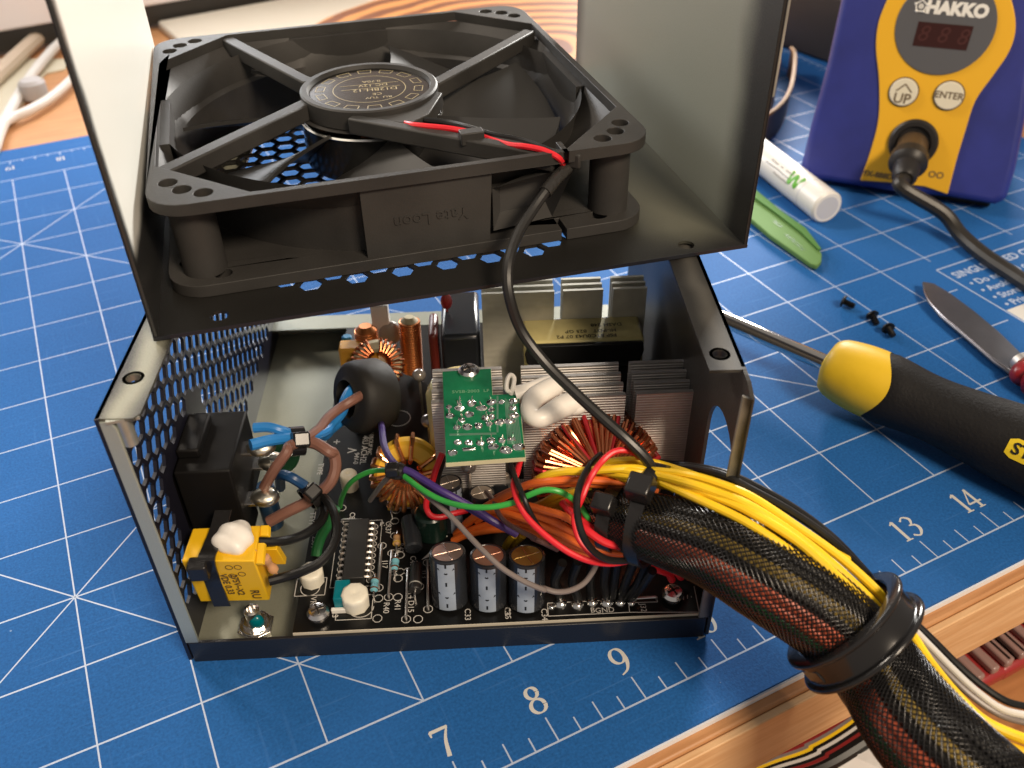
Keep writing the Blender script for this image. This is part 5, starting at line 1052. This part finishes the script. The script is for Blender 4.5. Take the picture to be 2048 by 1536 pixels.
for (px, py, s_) in ((1808, 182, 'UP'), (1898, 189, 'ENTER')):
    rm = sdisc(px, py, rb * 1.06, 4.5, 5.0, 'button_rim', mat('dark_outline', (.10, .07, .04), .5)); bt = sdisc(px, py, rb * .97, 4.8, 6.0, 'button', mat('ivory_key', (.72, .66, .50), .4), rim=.3)
    g = G(); ce = SF(px, py, 6.05)
    if s_ == 'UP':
        text(g, s_, ce - uy * 3.0, ux, uy, 6.2, .05, bold=.1); g.bar(ce - ux * 3.4 + uy * .2, ce + uy * 3.6, .6, .1, up=nf); g.bar(ce + ux * 3.4 + uy * .2, ce + uy * 3.6, .6, .1, up=nf)
    else: text(g, s_, ce, ux, uy, 4.1, .05, bold=.08)
    obj('button_print', g, [mat('brown_ink', (.12, .08, .04), .5)], bt)
g = G(); text(g, 'FX-888D', SF(1757, 347, 4.65), ux, uy, 3.6, .06, bold=.1); text(g, 'OO', SF(1872, 347, 4.65), ux, uy, 4.2, .06, bold=.1); obj('model_print', g, [mat('brown_ink', (0, 0, 0))], stn)
cc = SF(1827, 283, 4.5); rc = np.linalg.norm(SF(1876, 285) - SF(1776, 285)) / 2
g = G(); g.lathe([(rc, 0), (rc, 1.5), (rc * .9, 2.6), (rc * .72, 2.6), (rc * .66, 1.0), (.01, 1)], cc, nf, 40); obj('socket_ring', g, [BLACK_PLASTIC], stn)
plug = thing('iron_plug', 'round brown and black plug with cable pushed into the yellow station', 'plug', WORLD, tuple(cc))
pd = nf * .93 + v3((0, 0, -.42)) ; pd /= np.linalg.norm(pd)
g = G(); g.lathe([(6.6, 1), (6.9, 2), (7.2, 11), (6.4, 12)], cc, pd, 28); obj('plug_barrel', g, [mat('worn_brass_black', (.10, .065, .035), .4, metal=.4)], plug)
g = G(); g.lathe([(6.6, 11), (8.4, 12), (8.6, 17), (7.4, 19), (6.0, 20), (5.5, 27), (4.2, 29)], cc, pd, 28); obj('plug_collar', g, [BLACK_PLASTIC], plug)
pe = cc + pd * 27
wire('iron_cable', 'thick black soldering iron cable curving away to the right over the mat', [tuple(pe), tuple(pe + pd * 8), tuple(hit(1885, 425, 12)), tuple(hit(1920, 468, 6)), tuple(hit(1965, 508, 4)), tuple(hit(2020, 545, 3.5)), tuple(hit(2080, 582, 3.5)), tuple(hit(2200, 640, 3.5))], 3.3, mat('iron_cable_black', (.02, .017, .013), .4), cat='cable', fr=WORLD)
# lip balm tube
def lying(p0, p1, z): a, b = hit(*p0, z), hit(*p1, z); return a, b
tb = thing('balm_tube', 'white plastic tube with a green letter W lying beside the blue station', 'tube', WORLD, tuple(hit(1600, 380, 0)))
a_, b_ = hit(1655, 416, 8), hit(1530, 318, 8); dT = (a_ - b_) / np.linalg.norm(a_ - b_); b_ = a_ - dT * 68
TW = mat('tube_white', (.78, .76, .72), .35)
g = G(); g.cyl(b_, a_, 7.8, n=40, bev=.9); tbo = obj('tube_body', g, [TW], tb)
g = G(); g.cyl(a_ - dT * 14.2, a_ - dT * 13.8, 7.86, n=40); g.cyl(a_, a_ + dT * .15, 5.6, n=32); obj('cap_seam', g, [mat('tube_shade', (.55, .56, .60), .5)], tb)
vT = CAM - (a_ + b_) / 2; vT -= dT * (vT @ dT); vT /= np.linalg.norm(vT); wT = np.cross(dT, vT)
def tubepos(s_, an): return a_ - dT * s_ + (vT * math.cos(R_(an)) + wT * math.sin(R_(an))) * 7.88
tside = 1 if tubepos(0, 40)[2] > tubepos(0, -40)[2] else -1
g = G(); Wp = [(-6, 4), (-3.5, -4.5), (0, 3), (3, -4.5), (6, 4.5)]; 
for k in range(3):
    pp = [tubepos(20.5 - x * .75 + k * .5, tside * (6 + y * 5.0 + k * 2)) for x, y in Wp]; g.tube(smooth_path(pp, per=5), .6, 6)
obj('green_letter', g, [mat('leaf_green_ink', (.12, .42, .04), .5)], tb)
g = G()
for k, L in enumerate((20, 26, 16)):
    for j in range(int(L / 2.2)):
        if random.random() < .85: g.tube([tubepos(24 + j * 2.2, tside * (14 - k * 16)), tubepos(24 + j * 2.2 + 1.5, tside * (14 - k * 16 + random.uniform(-2, 2)))], .3, 5)
obj('small_print', g, [mat('grey_ink', (.12, .10, .09), .5)], tb)
# green tweezers
tz = thing('tweezers', 'lime green rounded tweezers lying on the mat by the case cover', 'tweezers', WORLD, tuple(hit(1570, 450, 0)))
LIME = mat('lime_paint', (.11, .22, .065), .8, spec=.25)
def blade_shape(pts, z0, z1):
    g = G(); P = [hit(x, y, z1) for x, y in pts]; g.prism([(p[0], p[1]) for p in P], z0, z1); return g
g = blade_shape([(1470, 360), (1515, 396), (1560, 430), (1610, 466), (1636, 492), (1644, 508), (1643, 522), (1635, 531), (1621, 527), (1592, 506), (1540, 470), (1505, 440), (1470, 412)], 1.2, 3.4); obj('front_arm', g, [LIME], tz, bevel=.4)
g = blade_shape([(1484, 330), (1500, 338), (1540, 378), (1600, 430), (1634, 470), (1645, 500), (1620, 490), (1560, 440), (1500, 390)], 4.4, 6.0); 
g = blade_shape([(1480, 348), (1516, 382), (1562, 420), (1612, 455), (1643, 496), (1638, 499), (1600, 462), (1550, 424), (1500, 388)], 3.6, 4.6); obj('rear_arm', g, [mat('lime_paint_dark', (.07, .18, .04), .8, spec=.2)], tz, bevel=.3)
g = G(); q = hit(1582, 478, 3.45); q2 = hit(1612, 505, 3.45); d = (q2 - q) / np.linalg.norm(q2 - q); text(g, 'ANTISTATIC', (q + q2) / 2 - d * 3, d, np.cross((0, 0, 1), d), 2.8, .04); q = hit(1555, 448, 3.45); text(g, 'INOX', q, d, np.cross((0, 0, 1), d), 2.6, .04); obj('arm_print', g, [mat('dark_green_ink', (.03, .12, .03), .5)], tz)
# three little black screws
def small_screw(px, py, lab, yaw, tip):
    c = hit(px, py, 2.2); t = thing('case_screw', lab, 'screw', WORLD, (c[0], c[1], 0), 'black case screws on the mat')
    a = R_(yaw); d = v3((math.cos(a) * math.cos(tip), math.sin(a) * math.cos(tip), math.sin(tip))); d /= np.linalg.norm(d); p = v3((c[0], c[1], 2.9))
    m = mat('blackened_steel', (.018, .017, .017), .3, metal=.5)
    g = G(); g.lathe([(.01, 1.4), (1.2, 1.3), (2.2, .9), (2.6, 0.2), (2.6, 0), (1.1, 0)], p, -d, 20); obj('screw_head', g, [m], t)
    g = G(); prof = []
    for i in range(12): prof += [(1.05, i * .36), (1.3, i * .36 + .16)]
    g.lathe(prof + [(.8, 4.5), (.01, 4.6)], p, d, 14); obj('thread', g, [m], t)
small_screw(1688, 606, 'black screw farthest from the screwdriver, of three on the mat', -60, -.2)
small_screw(1744, 634, 'middle one of three black screws lying on the mat', -105, -.35)
small_screw(1776, 660, 'black screw closest to the yellow screwdriver handle', -110, -.1)
# screwdriver
ZD = 14.0
sd = thing('screwdriver', 'screwdriver with steel shaft and yellow and black rubber handle', 'screwdriver', WORLD, tuple(hit(1800, 800, 0)))
hA, hB = hit(1653, 727, ZD), hit(2048, 897, ZD); dS = (hB - hA) / np.linalg.norm(hB - hA); 
tipS = hit(1440, 643, ZD); 
g = G(); g.cyl(hA - dS * 68, hA + dS * 4, 3.0, n=24); obj('shaft', g, [mat('chrome', (.75, .70, .64), .12, metal=1)], sd)
k_px = np.linalg.norm(hit(1700, 760, ZD) - CAM) / F_PX
prof = [(5, 0), (8.2, .8), (10.2, 3.2), (11.3, 8), (11.9, 14), (11.9, 20), (11.4, 26), (10.6, 33), (10.5, 40), (11.2, 50), (12.4, 62), (13.2, 75), (13.5, 90), (13, 105), (11, 118), (7, 124), (0.01, 126)]
sp = smooth_path([(r, h_, 0) for r, h_ in prof], per=4)
vS = v3((0, 0, 1)) - dS * dS[2]; vS /= np.linalg.norm(vS); wS = np.cross(dS, vS)
camd = CAM - hA; camang = math.atan2(camd @ wS, camd @ vS)
HM = bpy.data.materials.new('two_tone_grip'); 
YG = mat('yellow_grip', (.82, .53, .02), .45, vary=.14, vscale=35, bump=.2, bscale=300); BG = mat('black_grip', (.012, .011, .011), .65, spec=.3, bump=.6, bscale=900, vary=.4, vscale=30)
# black rubber grows from the yellow collar with a scalloped border
ny = 96; gy, gb = G(), G(); rings = [(p[0], p[1]) for p in sp]
def hp(r, h_, j): a = 2 * math.pi * j / ny; return hA + dS * h_ + (vS * math.cos(a) + wS * math.sin(a)) * r
def rad(h_):
    for (r0, h0), (r1, h1) in zip(rings, rings[1:]):
        if h0 <= h_ <= h1: return r0 + (r1 - r0) * (h_ - h0) / (h1 - h0 + 1e-9)
    return .01
def border(j):
    a = 2 * math.pi * j / ny - camang; return 22.5 - 4.0 * math.cos(2 * (a - .05)) * -1 - (1.5 * math.cos(a))
K = 14; vs = []
for i in range(K + 1):
    for j in range(ny): hh = border(j) * i / K; vs.append(hp(max(.5, rad(max(hh, .01))), hh, j))
fs = [(i * ny + j, i * ny + (j + 1) % ny, (i + 1) * ny + (j + 1) % ny, (i + 1) * ny + j) for i in range(K) for j in range(ny)]
gy.add(vs, fs); gy.f.append(tuple(range(ny))); gy.m.append(0); obj('yellow_collar', gy, [YG], sd, ang=50)
K = 44; vs = []
for i in range(K + 1):
    for j in range(ny): b = border(j); hh = b + (125.5 - b) * i / K; vs.append(hp(rad(hh) + (.25 if i else -.3), hh + (0 if i else -.3), j))
fs = [(i * ny + j, i * ny + (j + 1) % ny, (i + 1) * ny + (j + 1) % ny, (i + 1) * ny + j) for i in range(K) for j in range(ny)]
gb.add(vs, fs); obj('rubber_grip', gb, [BG], sd, ang=50)
# yellow name badge on the grip
g = G(); bc = hit_plane(2035, 893, hA, CAM - hA); 
ct = (hit(2035, 890, ZD + 12) - hA) @ dS
def gp(h_, an, o=.35): a = camang + R_(an); return hA + dS * h_ + (vS * math.cos(a) + wS * math.sin(a)) * (rad(h_) + o)
sdir = 1
if gp(80, 20)[2] < gp(80, -20)[2]: sdir = -1
ptsb = [(-9, -1.6), (-7, -2.8), (12, -2.8), (12, 2.8), (-7, 2.8), (-9, 1.6)]
def gpb(x, y): return gp(ct + 6 + x, sdir * (-5 + math.degrees(y / 13.4)), .45)
n = 12; vs = []
for i in range(n + 1):
    x = -9 + 24 * i / n; hw = 2.9 if i else 2.0; vs += [gpb(x, -hw * 1.15), gpb(x, -hw * .4), gpb(x, hw * .4), gpb(x, hw * 1.15)]
g.add(vs, [(4 * i + j, 4 * i + j + 1, 4 * i + 5 + j, 4 * i + 4 + j) for i in range(n) for j in range(3)]); bad = obj('name_badge', g, [mat('badge_yellow', (.85, .62, .02), .5)], sd, smooth=False)
g = G(); t0 = bpy.data.curves.new('t', 'FONT'); t0.body = 'STANLEY'; t0.size = 5.2; t0.align_y = 'CENTER'; t0.offset = .12; t0.resolution_u = 3; tob = bpy.data.objects.new('t', t0); tme = bpy.data.meshes.new_from_object(tob)
g.mesh(tme, lambda p: gp(ct - 1.5 + p[0], sdir * (-5 + math.degrees(p[1] / 13.4)), .62)); obj('badge_letters', g, [mat('badge_black', (.01, .01, .01), .5)], bad, smooth=False)
# pocket knife
kn = thing('pocket_knife', 'open pocket knife with dull steel blade and red handle end, right edge', 'knife', WORLD, tuple(hit(1950, 650, 0)))
KB = mat('knife_steel', (.17, .17, .19), .4, metal=.8, vary=.3, vscale=30)
g = G(); Pk = [hit(x, y, 4) for x, y in [(1845, 562), (1868, 566), (1900, 585), (1950, 622), (2000, 664), (2045, 708), (2075, 735), (2065, 765), (2030, 752), (1985, 720), (1930, 672), (1880, 630), (1856, 600), (1848, 580)]]
g.prism([(p[0], p[1]) for p in Pk], 2.6, 4.0); obj('blade', g, [KB], kn, bevel=.5)
g = G(); E_ = [hit(x, y, 4.05) for x, y in [(1848, 580), (1858, 601), (1882, 628), (1930, 669), (1985, 716), (2030, 748)]]; g.tube(smooth_path(E_, per=5), .35, 6); obj('ground_edge', g, [mat('edge_steel', (.5, .47, .48), .25, metal=1)], kn)
g = G(); g.ball(hit(2055, 745, 5), 5.0, sq=(1.4, 1, 1)); g.cyl(hit(2060, 750, 6), hit(2140, 800, 6), 6.5, n=20, bev=2); obj('red_handle', g, [mat('knife_red', (.30, .015, .02), .3)], kn)
g = G(); g.cyl(hit(2040, 722, 6), hit(2048, 730, 6), 4.0, n=16); obj('bolster', g, [ALU], kn)

# ================================================================== BACKGROUND
lg = thing('log_slice', 'round orange slice of log with growth rings behind the fan', 'log slice', WORLD, (405, 390, 0))
g = G(); n = 64; rg = 150; P = [(405 + (rg + 3 * math.sin(5 * t) + 2 * math.sin(9 * t)) * math.cos(t), 402 + (rg + 3 * math.sin(5 * t) + 2 * math.sin(9 * t)) * math.sin(t)) for t in [2 * math.pi * i / n for i in range(n)]]
g.prism(P, 0.3, 24)
lo = obj('cut_wood', g, [wood('ringed_wood', (0.13, 0.035, 0.008), (0.46, 0.19, 0.05), (1, 1, 1), 0, .45, ring=True)], lg, bevel=1.5)
# pale panel (monitor) behind, with dark gap
mo = thing('monitor', 'blurred pale monitor base with dark strip across the back of the desk', 'monitor', WORLD, (250, 640, -3))
MP = mat('pale_screen', (.80, .77, .80), .35); MC = mat('beige_plastic', (.58, .52, .42), .5)
a0 = hit(0, 108, 2); a1 = hit(284, 56, 2); dm = (a1 - a0) / np.linalg.norm(a1 - a0); nm_ = v3((-dm[1], dm[0], 0))
q0 = a0 - dm * 150; q1 = a1 + dm * 400
def slab(p, q, nn, d0, d1, z0, z1): g = G(); P = [p + nn * d0, q + nn * d0, q + nn * d1, p + nn * d1]; g.prism([(x[0], x[1]) for x in P], z0, z1); return g
obj('screen_panel', slab(q0, q1, nm_, 6, 26, 14, 330), [MP], mo, bevel=2); obj('dark_gap', slab(q0, q1, nm_, 9, 22, 0, 14), [mat('gap_black', (.02, .018, .016), .5)], mo)
obj('beige_foot', slab(a0 + dm * 110, a1 + dm * 190, nm_, -85, 4, -2.9, 4), [MC], mo, bevel=2)
for k, (pts, r, lb) in enumerate((([(-60, 200, 3), (0, 145, 3), (60, 90, 4), (110, 50, 5), (180, 10, 6)], 5.2, 'thick beige cable crossing the desk at the far left'), ([(-12, 300, 2), (0, 262, 2), (14, 232, 2), (47, 175, 2), (84, 124, 3), (125, 82, 4), (190, 40, 5)], 3.2, 'thin white cable rising at the far left, upper of two'), ([(-8, 290, 2), (4, 252, 2), (24, 236, 2), (60, 220, 2), (102, 195, 2), (140, 162, 2), (180, 120, 2), (240, 60, 3)], 2.8, 'thin white cable bending behind the case cover, lower of two'))):
    wire('white_cable', lb, [tuple(hit(a, b, c)) for a, b, c in pts], r, mat('cable_white' if k else 'cable_beige', (.62, .60, .57) if k else (.52, .42, .32), .4), cat='cable', fr=WORLD)
g = G(); g.prism([tuple(hit(a, b, 0)[:2]) for a, b in ((-160, 112), (140, 112), (128, 132), (90, 140), (60, 175), (35, 215), (5, 262), (-160, 300))][::-1], -2.9, -1.9); obj('cream_paper', g, [mat('cream_paper', (.55, .50, .38), .7)], None, label='cream sheet of paper on the desk at the far left edge', cat='paper')
c = hit(62, 165, 8); g = G(); g.cyl((c[0], c[1], -2.8), (c[0], c[1], 10), 8, n=20, bev=2); obj('grey_plug', g, [mat('grey_soft', (.42, .40, .40), .5)], None, label='small blurred grey plug on the wood beside the white cables', cat='plug')
# black box behind the station and the curled leather strap
bx = thing('black_device', 'low black box behind the blue station, upper right', 'box', WORLD, tuple(hit(1650, 90, 0)))
p0, p1 = hit(1560, 88, 2), hit(1760, 158, 2); d = (p1 - p0) / np.linalg.norm(p1 - p0); nn = v3((-d[1], d[0], 0)); 
if nn @ (CAM - p0) > 0: nn = -nn
obj('box_body', slab(p0 - d * 20, p1 + d * 60, nn, 0, 120, 0.3, 42), [mat('device_black', (.018, .015, .014), .5)], bx, bevel=2)
obj('grey_lid', slab(p0 - d * 20, p1 + d * 60, nn, 4, 118, 42, 46), [mat('device_grey', (.22, .21, .17), .5)], bx, bevel=1)
ls = thing('leather_strap', 'curled brown leather strap standing on the mat beside the case cover', 'strap', WORLD, tuple(hit(1565, 200, 0)))
P0 = smooth_path([(1581, 104, 0), (1588, 116, 0), (1587, 145, 0), (1581, 180, 0), (1570, 205, 0), (1556, 222, 0), (1538, 236, 0), (1515, 246, 0)], per=4)
vs = []; 
for p in P0: b_ = hit(p[0], p[1], 15) - v3((0, 0, 14.5)); vs += [b_, b_ + v3((0, 0, 16)), b_ + v3((2, 2, 16)), b_ + v3((2, 2, 0))]
g = G(); g.add(vs, [(4 * i + j, 4 * i + (j + 1) % 4, 4 * i + 4 + (j + 1) % 4, 4 * i + 4 + j) for i in range(len(P0) - 1) for j in range(4)]); obj('leather_band', g, [mat('brown_leather', (.10, .06, .035), .6)], ls)
g = G(); g.tube([v3(vs[4 * i + 1]) + v3((1, 1, .4)) for i in range(len(P0))], 1.3, 8); obj('raw_edge', g, [mat('tan_edge', (.30, .14, .035), .6)], ls)
# things on the lower shelf
zs_ = -108
cs_ = [BLK, mat('dark_red_insulation', (.22, .02, .02), .35), PUR, BLK, mat('dark_red_insulation', (0, 0, 0)), GRY, YEL, BLK, mat('white_insulation', (0, 0, 0)), BLK, mat('dark_red_insulation', (0, 0, 0)), BLK]
nmz = ['black', 'dark red', 'purple', 'black', 'dark red', 'grey', 'yellow', 'black', 'white', 'black', 'dark red', 'black']
for k, m in enumerate(cs_):
    o_ = k * 11
    pts = [hit(1440 + o_ * .3 - 40, 1560 + 3 * k, zs_), hit(1520 + o_ * .35, 1500 + 5 * k, zs_ + 6), hit(1600 + o_ * .3, 1468 + 6 * k, zs_ + 10), hit(1680 + o_ * .2, 1420 + 7 * k, zs_ + 14), hit(1760 + o_ * .1, 1350 + 9 * k, zs_ + 18), hit(1840, 1290 + 9 * k, zs_ + 20)]
    wire('loose_wire', 'blurred ' + nmz[k] + ' wire on the lower shelf, ' + ('nearest the desk edge', 'second from the desk edge', 'between dark red and black', 'fourth from the desk edge', 'in the middle of the bundle', 'beside the yellow one', 'the only yellow one', 'just below the yellow one', 'the only white one', 'just below the white one', 'second from the outer side', 'outermost of the bundle')[k], pts, 3.0, m, fr=WORLD, group='wires on the lower shelf')
g = G(); c = hit(1790, 1480, zs_)
g.ball(c + v3((0, 0, 6)), 20, n=14, k=8, sq=(1.4, .9, .6)); 
for i, p in enumerate(g.v): g.v[i] = tuple(v3(p) + v3((random.uniform(-4, 4), random.uniform(-4, 4), random.uniform(-4, 4))))
obj('plastic_bag', g, [mat('clear_bag', (.80, .78, .76), .15, bump=.5, bscale=60, bdist=.002)], None, label='crumpled clear plastic bag under the harness on the shelf', cat='bag', ang=10)
for i, (px, py, w) in enumerate(((1965, 1290, 0), (2020, 1262, 1))):
    c = hit(px, py, zs_ + 8); t = thing('connector_packet', ('clear packet of red connectors on the shelf, left one', 'clear packet of red connectors, at the picture edge')[i], 'packet', WORLD, (c[0], c[1], zs_ - 2))
    g = G(); g.box(c[0] - 16, c[0] + 16, c[1] - 12, c[1] + 12, zs_ - 1.5, zs_ + 6); obj('red_connectors', g, [mat('packet_red', (.32, .03, .03), .3)], t, bevel=2)
    g = G(); 
    for k in range(4): g.box(c[0] - 15 + 8 * k, c[0] - 11 + 8 * k, c[1] - 11, c[1] + 11, zs_ + 6.2, zs_ + 10)
    obj('clear_ribs', g, [mat('smoky_ribs', (.30, .19, .17), .2)], t, bevel=1)
for o in list(bpy.data.objects):
    if o.type == 'MESH' and not o.users_collection: bpy.data.objects.remove(o)
